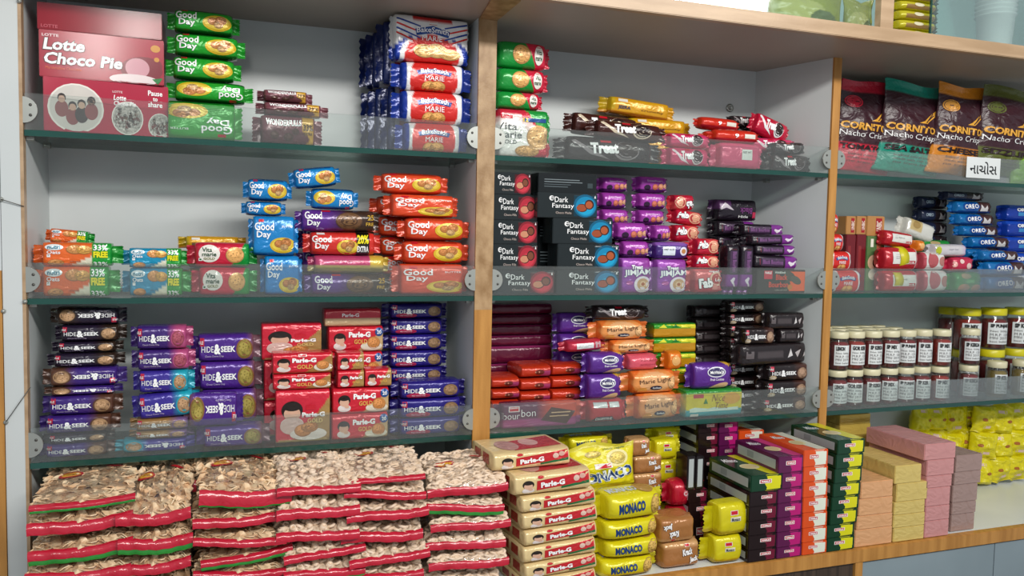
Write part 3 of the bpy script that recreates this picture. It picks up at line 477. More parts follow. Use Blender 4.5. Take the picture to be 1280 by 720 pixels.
# odds and ends
design('strap_roll', 'pack', .1, .055, .055, '#b8202c', 'red biscuit roll with white back label', bg=[('r', .88, 0, 1, 1, '#c8a8a8')], pic=[('r', .22, .28, .86, .8, '#e2e2dc'), ('r', .3, .5, .4, .7, '#b8b8b4'), ('r', .66, .3, .84, .42, '#b8202c')], txt=[t('Butter rusk', .42, .56, .6, .64, '#555555', b=0)], n=2.6, sh=5, pinch=.8, fin=.004)
design('white_heart', 'pack', .085, .055, .05, '#dcdcd8', 'white and rose biscuit packet', bg=[('r', 0, 0, .2, 1, '#b84a56')], pic=[('e', .42, .55, .18, .42, '#b85a5e'), ('e', .76, .5, .13, .26, '#b87a70')], n=2.8, sh=5, pinch=.8, fin=.008)
design('green_misc', 'pack', .11, .055, .05, '#1c8a34', 'bright green cookie packet', pic=[('e', .35, .2, .16, .2, '#c08a60'), ('e', .7, .2, .14, .18, '#c08a60'), ('e', .4, .8, .14, .14, '#b8a070'), ('r', .4, .45, .62, .62, '#5ac060')], n=3, sh=5, pinch=.8, fin=.012)
design('pink_misc', 'pack', .09, .035, .045, '#c02a4a', 'pink cookie packet with pale dots', pic=[('e', .2, .5, .08, .2, '#e8b0a8'), ('e', .42, .7, .07, .15, '#f0d0c8'), ('e', .65, .4, .08, .2, '#e8c8c0'), ('e', .85, .6, .05, .15, '#f0e0dc')], n=3, sh=4, pinch=.7, fin=.012)
design('white_misc', 'pack', .11, .035, .045, '#d0ccd0', 'white and lilac biscuit sleeve', bg=[('g', .75, 1, '#b890c8')], pic=[('e', .12, .5, .08, .4, '#b8c030')], txt=[t('sugar free', .4, .5, .66, .66, '#888899', b=0)], n=3, sh=6, pinch=.9, fin=.006)
design('rusk', 'pack', .11, .04, .05, '#d4d4cc', 'white and gold biscuit packet lying tilted', bg=[('r', .2, .4, .5, 1, '#c8b078')], pic=[('e', .35, .7, .1, .2, '#a88a50')], n=3.4, sh=6, pinch=.9, fin=.012)
design('orange_bit', 'pack', .07, .045, .045, '#e07a1c', 'small orange biscuit packet', pic=[('e', .5, .5, .2, .25, '#e8b06a')], n=2.8, sh=4, pinch=.7, fin=.01)
design('gift_green', 'box', .045, .13, .05, '#5a7a4a', 'tall green and salmon wafer carton', pic=[('r', .55, .01, .98, .99, '#d8704a'), ('e', .42, .52, .34, .14, '#e0b898'), ('e', .62, .52, .26, .1, '#3a241c'), ('e', .4, .3, .26, .1, '#dcd8c0'), ('r', .2, .8, .36, .95, '#e8e8d8')], name='wafer_carton', cat='carton')
design('gift_red', 'box', .024, .13, .05, '#6e1820', 'tall maroon wafer carton', pic=[('r', .2, .1, .5, .8, '#8a2a2c')], name='wafer_carton', cat='carton')
design('unibic', 'box', .03, .045, .05, '#b5824a', 'small tan cookie carton with red label', pic=[('r', .5, .1, .85, .9, '#a01a24')], txt=[t('UNIBIC', .3, .4, 1.04, .6, '#f0e0d0', rot=90)], name='cookie_carton', cat='carton')
for key, c, n_ in (('slab_peach', '#dfa878', 'peach'), ('slab_butter', '#d8bf70', 'butter yellow'), ('slab_pink', '#cf9290', 'rose pink'), ('slab_mauve', '#a58a82', 'mauve brown'), ('slab_beige', '#c8ad52', 'mustard beige')):
    design(key, 'box', .065, .035, .17, c, n_+' wafer slab in clear wrap', wrapmat=1, name='wafer_slab', cat='wafer block')
# nacho bags
def nacho(key, c, flav, desc, badge=None):
    pic = [('p', [(.56, .6), (.72, .72), (.76, .69), (.6, .57)], '#e6a83c'), ('p', [(.72, .72), (.82, .77), (.76, .69)], '#e6a83c'), ('p', [(.56, .6), (.48, .57), (.6, .57)], '#e6a83c'), ('p', [(.58, .585), (.7, .68), (.71, .672), (.59, .577)], '#3a1c24'), ('p', [(.6, .6), (.69, .7), (.7, .692), (.61, .592)], '#3a1c24')]
    if badge: pic += [('e', .2, .76, .13, .065, badge), ('e', .2, .76, .11, .055, '#3a1c24'), ('e', .2, .76, .1, .05, badge), ('r', .12, .756, .28, .766, '#3a1c24')]
    design(key, 'pouch', .17, .27, .055, '#3b1d26', desc, bg=[('h', 0, 1, .87, c), ('h', 0, -1, -.31, c)], pic=pic,
           txt=[t('CORNITOS', .06, .46, .8, .54, '#e6a83c', b=.04), t('Nacho Crisps', .06, .365, .78, .445, '#f0f0f0', b=.0), t(flav, .08, .235, .74, .3, '#2a1418', b=.05), t('baked corn snack', .2, .18, .8, .205, '#4a2a20', b=0), t('made with real corn', .2, .14, .8, .165, '#4a2a20', b=0), t('no trans fat', .2, .1, .7, .125, '#4a2a20', b=0)], name='nacho_bag', cat='chips bag')
nacho('n_red', '#c9233c', 'TOMATO', 'brown nacho bag with red bands', '#c9233c'); nacho('n_teal', '#12907a', 'SEA SALT', 'brown nacho bag with teal bands')
nacho('n_orange', '#dd8a22', 'CHEESE', 'brown nacho bag with orange bands', '#dd9a3a'); nacho('n_olive', '#5c6426', 'SIZZLIN', 'brown nacho bag with olive bands', '#5c6426')
design('n_lime', 'pouch', .12, .1, .04, '#8ac81a', 'small lime green snack bag', name='snack_bag', cat='chips bag')
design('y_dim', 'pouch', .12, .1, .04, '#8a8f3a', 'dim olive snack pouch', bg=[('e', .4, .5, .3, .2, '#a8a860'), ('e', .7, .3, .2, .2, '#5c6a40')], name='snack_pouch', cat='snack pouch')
design('y_pile', 'pack', .12, .025, .05, '#b8ae1c', 'yellow-green snack packet', bg=[('r', .2, .15, .8, .5, '#8a6a3a'), ('r', .8, 0, 1, 1, '#26341c')], pic=[('e', .45, .6, .1, .2, '#d8d0b0')], n=3, sh=4, pinch=.7, fin=.01, name='snack_packet', cat='snack packet')
design('y_pouch', 'pouch', .065, .095, .035, '#ddd012', 'small yellow snack pouch', bg=[('h', 0, 1, .92, '#cfbf10')], pic=[('r', .3, .7, .62, .8, '#dfc0b0'), ('e', .7, .45, .1, .06, '#a8641c'), ('r', .64, .41, .76, .45, '#a83a1c')], name='snack_pouch', cat='snack pouch')

def build(key):
    p = PR[key]
    if 'fin' in p and 'finned' not in p: p['finned'] = 1; p['fin'] *= 1.2; p['pinch'] *= .95
    if 'mesh' in p: return p
    W, H, D = p['W'], p['H'], p['D']; col = regions(p['bg'], p['base']); seed = sum(map(ord, key)) % 97; parts = []; mt = M['wrap'] if p.get('wrapmat') else M['carton'] if p['shape'] == 'box' else M['soft'] if p['shape'] == 'pouch' else M['wrap']
    if p['shape'] == 'box': g = carton(W, H, D, p['base'])
    elif p['shape'] == 'pouch': g = pouch(W, H, D, col, seed)
    elif p['shape'] == 'slab': g = pack(W, H, D, col, n=p.get('n', 6), fin=0, pinch=.93, sh=p.get('sh', 9), seed=seed, wr=.5, NT=72)
    else: g = pack(W, H, D, col, n=p.get('n', 4), fin=p['fin'], pinch=p['pinch'], sh=p['sh'], seed=seed)
    bvh = BVHTree.FromPolygons([Vector(v) for v in g[0]], g[1])
    me = newmesh(key, *g[:2], mt, g[2], smooth=p['shape'] != 'box')
    if p['shape'] == 'pack':
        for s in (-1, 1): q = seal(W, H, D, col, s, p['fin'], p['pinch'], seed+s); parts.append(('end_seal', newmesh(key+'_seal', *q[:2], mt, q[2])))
    bank = [(x, 'F') for x in p['pic']]
    for nm, ops, mode in (('printed_pattern', p['pic'], 'F'), ('printed_lettering', p['txt'], 'F'), ('printed_pattern', p['side'], 'L'), ('printed_pattern', p['top'], 'T')):
        if ops:
            q = press(ops, W, H, bvh, mode, D, eps=(.0002 if p['shape'] == 'box' else .0007)+((.0012 if p['shape'] != 'box' else .0008) if nm == 'printed_lettering' else 0))
            if q[0]: parts.append((nm, newmesh(key+nm+mode, q[0], q[1], mt, q[2], smooth=False)))
    p['mesh'] = me; p['parts'] = parts; return p

def put(key, x0, x1, z0, z1, y, D=None, rz=0, ry=0, label=None, group=None, xmin=None, xmax=None):
    """one product whose front spans x0..x1, z0..z1 with its front at depth y"""
    p = build(key)
    if xmin is not None and x0 < xmin: x0 = xmin
    if xmax is not None and x1 > xmax: x1 = xmax
    Dd = D or p['D']; w_, h_ = x1-x0, z1-z0
    a = abs(ry)
    vert = 60 < (abs(ry) % 180) < 120
    sx, sz = (w_/p['W'], h_/p['H']) if not vert else (h_/p['W'], w_/p['H'])
    o = link(p['name'], p['mesh']); o.location = ((x0+x1)/2, y+Dd/2, (z0+z1)/2)
    o.scale = (sx, Dd/p['D'], sz)
    o.rotation_euler = (0, math.radians(ry), 0) if not rz else (Matrix.Rotation(math.radians(rz), 3, 'Z') @ Matrix.Rotation(math.radians(ry), 3, 'Y')).to_euler()
    tag(o, label or p['desc'], p['cat'], group)
    for nm, me in p['parts']: link(nm, me, o)
    return o

ORD = ['', 'lowest', 'second up', 'third up', 'fourth up', 'fifth up', 'sixth up', 'seventh up', 'eighth up', 'ninth up', 'tenth up']
def stack(base, Y, rows, where, D=None, group=None, rz=0, xmin=None, xmax=None, fill=None, jit=True):
    """rows from the bottom up: (design, x0 px, top y px, x1 px[, options]); heights follow from the photograph, the lowest rests on z = base"""
    z = base+.0012; n = len(rows)
    for i, r in enumerate(rows):
        o = dict(r[4]) if len(r) > 4 else {}; y = Y+o.pop('dy', 0)
        c = (r[1]+r[3])/2; zt = at(c, r[2], y).z; zm = (r[2]+6); X0 = at(r[1], zm, y).x; X1 = at(r[3], zm, y).x
        if zt < z+.008: zt = z+.02
        if zt > ZC-.004: zt = ZC-.004
        if n > 1:
            od = ORD[i+1] if i < n-1 else 'topmost'
            lb = f"{PR[r[0]]['desc']}, {od} {where}"
        else: lb = f"{PR[r[0]]['desc']} {where}"
        rnd = random.Random(int(c*7+r[2]))
        put(r[0], X0, X1, z, zt-.0005, y, D=o.get('D', D), rz=o.get('rz', rz)+(rnd.uniform(-1.5, 1.5) if jit else 0), ry=o.get('ry', 0), label=o.get('label', lb), group=group, xmin=xmin, xmax=xmax)
        z = zt
# ---------------------------------------------------------------- the room and the built-in shelving
XL, A0, A1, B0, B1, XR = .2747, 1.1122, 1.1507, 2.0264, 2.0483, 3.05
DB, YH, ZC, ZCT, ZL = .2267, -.1766, .5825, .6128, -.5855
S1, S2, S3 = .3, 0, -.3
SKEW = -.0645
def struct(o): o['kind'] = 'structure'; return o
struct(bx('wall_back', None, 'room', -1.6, 4.4, DB+.02, DB+.12, -1.5, 1.9))
struct(bx('floor', None, 'tiles', -1.6, 4.4, -3, DB+.02, -1.6, -1.5))
unit = link('shelving_unit', None, loc=(1.6, 0, -1.5)); tag(unit, 'built-in wall shelving unit of white laminate with golden wood edging', 'shelving')
def U(name, m, *a, **k): o = bx(name, None, m, *a, **k); o.parent = unit; o.matrix_parent_inverse = Matrix.Translation((-1.6, 0, 1.5)); return o
U('back_panel', 'laminate', XL-.04, XR+.03, DB, DB+.018, ZL-.9, ZCT+.6)
U('soffit_panel', 'ply', XL-.3, XR+.3, YH+.02, DB, ZC, ZC+.018)
U('header_rail', 'litwood', XL-.3, XR+.6, YH, YH+.02, ZC-.0005, ZCT, bev=.0015)
U('counter_board', 'counter', XL-.04, XR+.3, YH+.018, DB, ZL-.02, ZL)
zr = at(1040, 708, YH).z
U('counter_edging', 'wood', XL-.04, XR+.6, YH-.002, YH+.018, zr, ZL, bev=.0015)
# dividers with their edging; the second one stands askew as in the photograph
U('divider_panel', 'laminate', A0, A1, .006, DB, ZL, ZC); o = U('edge_banding', 'worn_lit', A0-.0003, A1+.0003, 0, .006, S2-.03, ZC); U('edge_banding', 'wood', A0-.0003, A1+.0003, 0, .006, ZL, S2-.03)  # upper banding is worn and also painted paler for the light it reflects
U('divider_panel', 'laminate', B0, B1, .006, DB, ZL, ZC, skew=SKEW); U('edge_banding', 'wood', B0-.0003, B1+.0003, 0, .006, ZL, ZC)
U('side_panel', 'laminate', XR, XR+.02, 0, DB, ZL, ZC)
# batten under the soffit in front of the first divider
def atz(px, py, z):
    d = rt*((px-640)/F_PX)+up*((360-py)/F_PX)+fw; return CAM+d*((z-CAM.z)/d.z)
pl, pr = atz(614, 0, ZC-.004), atz(653, 0, ZC-.004); tl = (YH+.02)/pl.y; tr_ = (YH+.02)/pr.y
V = [(A0, 0, -.004), (A1, 0, -.004), (A1+(pr.x-A1)*tr_, YH+.02, -.004), (A0+(pl.x-A0)*tl, YH+.02, -.004)]; V += [(x, y, .0001) for x, y, z in V]
o = link('soffit_batten', newmesh('soffit_batten', [(x-1.6, y, z+ZC+1.5) for x, y, z in V], [(0, 3, 2, 1), (4, 5, 6, 7), (0, 1, 5, 4), (1, 2, 6, 5), (2, 3, 7, 6), (3, 0, 4, 7)], M['worn_lit'], smooth=False), unit)
# the pilaster on the left with its banding
xa, xb = at(-5, 550, 0).x, at(7, 550, 0).x
U('pilaster_panel', 'laminate', xb, XL-.0055, 0, .02, -1.5, ZC); U('pilaster_return', 'laminate', XL-.018, XL, .0205, DB, ZL, ZC); U('edge_banding', 'litwood', XL-.0055, XL, -.0004, .0205, -1.5, ZC)
U('edge_banding', 'wood', xa, xb-.001, -.003, .02, -1.5, S2+.05); U('neighbouring_panel', 'laminate', xa-.5, xa-.001, -.001, .02, -1.5, ZC); U('neighbouring_panel', 'laminate', xa, xb-.001, 0, .02, S2+.05, ZC)
# base cabinets under the counter
x_s0, x_s1 = at(1069, 716, YH).x, at(1078, 716, YH).x
U('cabinet_stile', 'wood', x_s0, x_s1, YH, YH+.02, -1.5, zr); U('cabinet_door', 'dark', XL, x_s0-.002, YH+.006, YH+.022, -1.5, zr-.003)
for k in range(3): a = x_s1+.002+k*.42; U('cabinet_door', 'greysheet', a, a+.417, YH+.004, YH+.022, -1.5, zr-.003)
# glass shelves, guard strips, steel discs and pins
COLS = [(XL, A0), (A1, B0), (B1, XR)]
def halfdisc(x, z, side):
    V, Fc = [], []; n = 16
    for y in (-.0005, .0035):
        V.append((0, y, 0))
        for k in range(n+1): a = -math.pi/2+math.pi*k/n; V.append((side*math.cos(a)*.023, y, math.sin(a)*.023))
    for k in range(1, n+1): Fc += [(0, k, k+1), (n+2, n+3+k, n+2+k), (k, n+2+k, n+3+k, k+1)]
    o = link('bracket_disc', newmesh('bracket_disc', V, Fc, M['steel'], smooth=False), unit, (x-1.6, 0, z+1.5))
    for dz in (-.009, .009):
        V2, F2 = lathe([(0, 0), (.0028, 0), (.002, .0012), (0, .0014)], 8)
        link('screw', newmesh('screw', [(p[0], -p[2], p[1]) for p in V2], F2, M['wire']), o, (side*.012, -.0006, dz))
for z in (S1, S2, S3):
    for ci, (x0, x1) in enumerate(COLS):
        g = U('glass_shelf', 'glass', x0+.001, x1-.001, .0085, DB, z-.011, z-.0005, skew=0 if ci != 1 else -.0)
        U('glass_shelf_edge', 'edge', x0+.001, x1-.001, .0045, .0085, z-.011, z-.0005)
        U('guard_strip', 'guard', x0+.001, x1-.001, .0045, .0085, z, z+.064)
        halfdisc(x0, z+.034, 1); halfdisc(x1, z+.034, -1)
        for xx in (x0+.001, x1-.013):
            for yy in (.02, .17): U('shelf_pin', 'steel', xx+(SKEW*yy/DB if (ci == 1 and xx > x0+.1) else 0), xx+.012+(SKEW*yy/DB if (ci == 1 and xx > x0+.1) else 0), yy, yy+.012, z-.017, z-.0112)
# upper cabinet: frame, sliding glass, contents
xs0, xs1 = at(1102, 15, YH).x, at(1118, 15, YH).x
U('upper_stile', 'litwood', xs0, xs1, YH+.002, YH+.02, ZCT, ZCT+.3)
U('upper_back_panel', 'teal_reflection', XL-.3, XR+.3, DB-.006, DB-.001, ZCT, ZCT+.45); U('upper_floor', 'laminate', XL-.3, XR+.3, YH+.021, DB, ZCT-.011, ZCT-.001)  # teal and white of the door glass reflections put into the back panel's colour
U('sliding_glass_door', 'door_glass', XL-.2, xs0-.003, YH+.03, YH+.034, ZCT, ZCT+.3)
xg = at(1178, 20, YH).x
U('sliding_glass_door', 'door_glass', xg, XR+.4, YH+.03, YH+.034, ZCT, ZCT+.3); U('sliding_glass_edge', 'edge', xg-.004, xg, YH+.03, YH+.034, ZCT, ZCT+.3)
for k, (px, w_) in enumerate(((1243, .032),)):
    p0 = at(px, 48, YH+.1)
    for j in range(6):
        prof = [(0, 0), (.036, 0), (.038, .004), (.044, .09), (.048, .092), (.048, .095), (.043, .095)]
        V2, F2 = lathe(prof, 28)
        o = link('disposable_cup', newmesh('cup', V2, F2, M['cup']), None, (p0.x, YH+.1, ZCT+j*.011+.001)); tag(o, f'white plastic cup in the cup tower behind the glass, {ORD[j+1]}' if j < 5 else 'white plastic cup topmost in the cup tower behind the glass', 'cup', 'nested cups in the upper cabinet')
for j in range(5):
    za = ZCT+j*.022; a = at(1121, 20, YH+.05).x; b = at(1182, 20, YH+.05).x
    put('y_pile', a, b, za, za+.0215, YH+.05, label=f'yellow-green snack packet in the upper cabinet pile, {ORD[j+1]}' if j < 4 else 'yellow-green snack packet topmost of the upper cabinet pile', group='packets in the upper cabinet')
for j, (a, b, dz) in enumerate(((880, 960, .05), (965, 1060, .07), (1062, 1098, .05))):
    xa2, xb2 = at(a, 5, YH+.12).x, at(b, 5, YH+.12).x
    put('y_dim', xa2, xb2, ZCT, ZCT+dz+.05, YH+.12, label=['dim yellow pouch behind greenish glass, nearest the middle divider', 'larger dim yellow pouch behind greenish glass', 'dim yellow pouch behind greenish glass beside the upright stile'][j], group='pouches behind the glass')
# screws and wires on the pilaster
for i, (px, py, dx) in enumerate(((24, 1, 0), (1, 249, 0), (4, 389, 0), (31, 377, 0), (7, 528, 0), (36, 376, 0))[:5]):
    p = at(px, py, -.004); V2, F2 = lathe([(0, 0), (.0035, 0), (.0042, .002), (.003, .005), (0, .006)], 12)
    o = link('screw_hook', newmesh('hook', [(q[0], -q[2], q[1]) for q in V2], F2, M['steel']), None, (p.x, -.0005, p.z)); tag(o, ['steel screw head at the top of the pale pilaster', 'steel screw holding the short upper wire', 'steel screw on the pilaster beside its wooden strip', 'steel screw on the banding under the orange oat packets', 'steel screw holding the lower slanting wire'][i], 'screw')
for i, (a, b) in enumerate((((1, 249), (30, 258)), ((7, 528), (38, 484)))):
    p, q = at(*a, -.006), at(*b, -.003); d = q-p; V2, F2 = lathe([(.0008, 0), (.0008, d.length)], 6)
    o = link('wire', newmesh('wire', V2, F2, M['wire']), None, p); o.rotation_euler = d.to_track_quat('Z', 'Y').to_euler(); tag(o, ['thin dark wire across the pilaster, upper and nearly level', 'thin dark wire across the pilaster, lower and steeply slanting'][i], 'wire')
# wall fixings
for px, py, zz in ((912, 135, 0),):
    p = at(px, py, DB); V2, F2 = lathe([(0, 0), (.011, 0), (.011, .002), (.004, .003), (.0035, .001), (0, .001)], 20)
    o = link('wall_fixing', newmesh('fixing', [(q[0], -q[2], q[1]) for q in V2], F2, M['steel']), None, (p.x, DB-.0003, p.z)); tag(o, 'round grey cable fixing on the back panel above the red packets', 'fixing')
# shop tag in Gujarati on the guard glass
a, b = at(1208, 210, .002), at(1250, 210, .002); zt, zb = at(1229, 197, .002).z, at(1229, 223, .002).z
card = bx('shelf_tag', None, 'paper', a.x, b.x, .0012, .0022, zb, zt); tag(card, 'white shelf tag with black Gujarati writing below the olive nacho bag', 'sign')
P_, T_, _ = flat_op(('t', '\u0aa8\u0abe\u0a9a\u0acb\u0ab8', .1, .2, .9, .8, '#111111', {'b': .012}), b.x-a.x, zt-zb)[0]
link('lettering', newmesh('tag_text', [(x-(b.x-a.x)/2, -.0009, z-(zt-zb)/2) for x, z in P_], T_, M['ink'], smooth=False), card)

# ---------------------------------------------------------------- top row, first bay
LX = XL+.003
W = 'in the carton pile in the top corner'
stack(S1, .025, [('choco_low', 49, 101, 205, {'rz': 7, 'label': 'crimson carton with round family pictures, bottom of the top corner pile'}), ('choco_mid', 47, 43, 203, {'rz': 2, 'label': 'crimson choco snack carton with white lettering, middle of the corner pile'}), ('choco_top', 46, 9, 202, {'label': 'dark red snack carton on top of the corner pile'})], W, D=.12, xmin=LX, jit=False)
stack(S1, .02, [('gd_green_tall', 200, 126, 303, {'ry': 180}), ('gd_green_low', 207, 100, 317, {'ry': 180}), ('gd_green_low', 206, 70, 302), ('gd_green_low', 208, 41, 307), ('gd_green_low', 208, 11, 300)], 'in the stack beside the cartons', D=.06)
stack(S1, .025, [('wonder', 316, 144, 404), ('wonder', 320, 128, 412), ('wonder', 322, 112, 392)], 'in the short brown stack', D=.05)
stack(S1, .02, [('marie', 497, 153, 588), ('marie', 492, 113, 593), ('marie', 492, 77, 593), ('marie_big', 490, 15, 590)], 'in the marie stack by the divider', D=.055, xmax=A0-.003)
for i, (Y, r) in enumerate(((.082, (478, 108, 575, 472, 27)), (.122, (462, 112, 560, 459, 42)), (.162, (453, 114, 550, 451, 47)))):
    stack(S1, Y, [('marie_edge', r[0], r[1], r[2]), ('marie_edge', r[3], r[4], r[2]-3)], ['in the first row behind the marie stack', 'in the second row behind the marie stack', 'in the third row behind the marie stack'][i], D=.034, xmax=A0-.003)
# top row, second bay
XM = A1+.003
stack(S1, .02, [('vita_big', 612, 136, 693), ('vita_dense', 606, 113, 683), ('vita_dense', 606, 84, 690), ('vita_dense', 606, 50, 692)], 'in the top stack beyond the divider', D=.055, xmin=XM)
stack(S1, .03, [('treat_black', 697, 173, 830, {'label': 'charcoal cream biscuit roll behind the guard glass, below the brown one'}), ('treat_dark', 738, 152, 838, {'ry': 2, 'label': 'dark brown cream biscuit roll in front, lettering uppermost'})], 'x', D=.05)
stack(S1, .085, [('treat_black', 702, 170, 790, {'label': 'charcoal cream biscuit roll at the back under the brown one'}), ('treat_dark', 709, 143, 808, {'ry': 3, 'label': 'dark brown cream biscuit roll at the back, half hidden'})], 'x', D=.045)
stack(S1, .135, [('yellow_bar', 776, 168, 862), ('yellow_bar', 780, 148, 868), ('yellow_bar', 754, 124, 848, {'ry': 4})], 'behind the brown rolls', D=.05)
stack(S1, .03, [('treat_pink', 833, 184, 893), ('treat_pink', 834, 166, 893)], 'beside the brown rolls', D=.05)
stack(S1, .03, [('pink_plain', 894, 178, 960, {'label': 'pink wrapped biscuit packet seam out, behind the guard glass'}), ('red_round', 892, 161, 955, {'dy': .01, 'label': 'glossy red biscuit roll with white price sticker, lower one'})], 'x', D=.05)
stack(S1, .085, [('pink_plain', 880, 184, 945), ('red_round', 880, 163, 945), ('red_round', 874, 146, 930, {'ry': 2, 'label': 'glossy red biscuit roll with white price sticker, upper one'})], 'at the back of the pink row', D=.05)
stack(S1, .03, [('treat_black', 963, 193, 1029, {'label': 'charcoal cream biscuit roll lowest beside the second divider'}), ('treat_black', 966, 177, 1012, {'ry': -3, 'label': 'charcoal cream biscuit roll upper one beside the second divider'})], 'x', D=.045, xmax=B0-.02)
stack(S1, .085, [('treat_black', 935, 190, 1000), ('treat_pink', 935, 172, 1000), ('treat_red', 942, 147, 992, {'ry': 18, 'label': 'crimson striped cream biscuit packet lying tilted on the pink packets'})], 'at the back beside the tilted packet', D=.042)
stack(S1, .14, [('treat_black', 915, 180, 975), ('treat_black', 916, 160, 976), ('treat_black', 914, 144, 952)], 'behind the red rolls', D=.045)
# top row, third bay: nacho bags
for i, (k, px0, px1, y_t) in enumerate((('n_red', 1044, 1118, 86), ('n_teal', 1100, 1180, 94), ('n_orange', 1167, 1234, 106), ('n_olive', 1222, 1300, 112))):
    yc = (.135, .105, .075, .05)[i]; x0_, x1_ = at(px0, 150, yc).x, at(px1, 150, yc).x
    if i == 0: x0_ = max(x0_, B1+.006)
    h = min(at((px0+px1)/2+10, y_t, yc).z-S1, .262)
    o = put(k, x0_, x1_, S1+.004, S1+h, .03, rz=0, label=PR[k]['desc']+' standing on the top shelf', D=.06)
    o.rotation_euler = (math.radians(6), math.radians(4), math.radians(-2)); o.location.z = S1+h/2+.01; o.location.y = yc; o.scale.z *= .93
p = at(1282, 200, .02); put('n_lime', p.x-.03, p.x+.08, S1, S1+.1, .02, label='small lime green snack bag at the edge of the top shelf')

# ---------------------------------------------------------------- middle row, first bay
stack(S2, .02, [('nutri_o', 39, 333, 148), ('nutri_o', 38, 303, 152)], 'in the front pair', D=.055, xmin=LX)
stack(S2, .085, [('nutri_o', 50, 335, 130, {'label': 'orange and green oat biscuit packet hidden behind the front pair, lower'}), ('nutri_o', 50, 305, 130, {'label': 'orange and green oat biscuit packet hidden behind the front pair, upper'}), ('nutri_o', 54, 287, 116, {'ry': 5, 'label': 'orange and green oat biscuit packet peeking over the front pair'})], 'x', D=.05, xmin=LX)
stack(S2, .025, [('nutri_b', 151, 335, 238), ('nutri_b', 150, 310, 236)], 'beside the orange ones', D=.055)
stack(S2, .02, [('vita', 239, 334, 322, {'ry': 0}), ('vita', 233, 303, 322)], 'beside the blue oat packets', D=.055)
stack(S2, .085, [('yellow_bar', 226, 335, 308), ('yellow_bar', 226, 312, 308), ('yellow_bar', 222, 295, 308)], 'behind the vita packets', D=.05)
stack(S2, .02, [('gd_blue_tall', 326, 320, 379), ('gd_blue_tall', 311, 270, 374), ('gd_blue_low', 302, 251, 358), ('gd_blue_low', 304, 223, 366)], 'in the blue stack', D=.05)
stack(S2, .02, [('gd_purple', 382, 342, 490), ('gd_pink', 386, 319, 488), ('gd_red20', 380, 290, 478), ('gd_purple', 370, 262, 476), ('gd_blue_low', 384, 235, 450, {'ry': 180}), ('gd_blue_low', 362, 208, 427, {'ry': -8})], 'in the stack of mixed rolls', D=.05)
stack(S2, .085, [('gd_purple', 372, 342, 470), ('gd_purple', 372, 314, 470), ('gd_purple', 372, 286, 470)], 'behind the mixed rolls', D=.05)
stack(S2, .02, [('gd_orange_tall', 493, 330, 588), ('gd_orange_low', 496, 301, 593), ('gd_orange_low', 500, 272, 593), ('gd_orange_tall', 482, 243, 576, {'dy': .012}), ('gd_orange_low', 470, 216, 563, {'dy': .02})], 'in the orange stack', D=.055, xmax=A0-.003)
stack(S2, .1, [('gd_orange_low', 470, 344, 560), ('gd_orange_low', 470, 320, 560), ('gd_orange_low', 468, 296, 560), ('gd_orange_low', 466, 270, 558), ('gd_orange_low', 464, 245, 556)], 'behind the orange stack', D=.05)
# middle row, second bay
stack(S2, .02, [('df_red', 617, 338, 693, {'dy': -.006}), ('df_red', 606, 305, 672, {'dy': .02}), ('df_red', 606, 275, 672, {'dy': .02}), ('df_red', 606, 243, 672, {'dy': .02}), ('df_red', 604, 215, 664, {'dy': .02})], 'in the stack beyond the divider', D=.06, xmin=XM, jit=False)
stack(S2, .02, [('df_blue', 696, 337, 774), ('df_blue', 697, 305, 774), ('df_blue', 691, 273, 766), ('df_blue', 672, 241, 747), ('df_back', 673, 217, 746, {'dy': .02})], 'in the black and blue stack', D=.06, jit=False)
stack(S2, .1, [('df_back', 668, 337, 740), ('df_back', 668, 305, 740), ('df_back', 668, 274, 740), ('df_back', 668, 244, 740)], 'behind the black and blue stack', D=.06, jit=False)
stack(S2, .02, [('jimjam', 774, 322, 818), ('purple_sm', 776, 301, 817), ('purple_sm', 768, 278, 815)], 'in the purple stack beside the cartons', D=.05)
stack(S2, .02, [('jimjam', 819, 324, 863), ('violet_sm', 818, 302, 865), ('purple_sm', 817, 281, 842)], 'in the purple stack beside the red packets', D=.05)
stack(S2, .075, [('purple_sm', 750, y, x1) for y, x1 in ((346, 792), (324, 792), (302, 792), (281, 792), (261, 791), (240, 788), (221, 790))], 'in the first purple stack at the back', D=.05)
stack(S2, .075, [('purple_sm', 796, y, x1) for y, x1 in ((346, 838), (324, 838), (302, 838), (281, 838), (262, 836), (241, 838), (220, 840))], 'in the second purple stack at the back', D=.05)
stack(S2, .02, [('fab_big', 864, 336, 909), ('fab', 866, 319, 905), ('fab', 868, 298, 905)], 'in front of the black packets', D=.05)
stack(S2, .09, [('fab', 840, y, x1, {'ry': r}) for y, x1, r in ((346, 880, 0), (325, 880, 0), (302, 880, 0), (281, 880, 0), (263, 884, 6), (243, 873, 180))], 'in the rear red stack', D=.05)
stack(S2, .02, [('bourbon_front', 946, 337, 1007, {'label': 'dark bourbon biscuit carton with orange end on the middle shelf'}), ('bourbon_blk', 938, 319, 1004, {'ry': 2}), ('bourbon_blk', 940, 306, 1001), ('bourbon_blk', 934, 293, 1000, {'ry': -2})], 'on the bourbon carton', D=.055)
for i, x in enumerate((909, 927)):
    a, b = at(x, 340, .025).x, at(x+16, 340, .025).x; put('bourbon_blk', a, b, S2+.001, at(x+8, 300, .025).z, .025, ry=90, label=['slim black and violet packet standing upright beside the red packets', 'slim black and violet packet standing upright beside the bourbon carton'][i])
stack(S2, .09, [('bourbon_blk', 925, y, 985) for y in (352, 338, 324, 310, 295, 280)], 'in the rear black pile', D=.05)
stack(S2, .145, [('bourbon_blk', 893, y, 950) for y in (352, 338, 324, 310, 295, 276)]+[('bourbon_big', 893, 249, 953)], 'in the deepest black pile', D=.06)
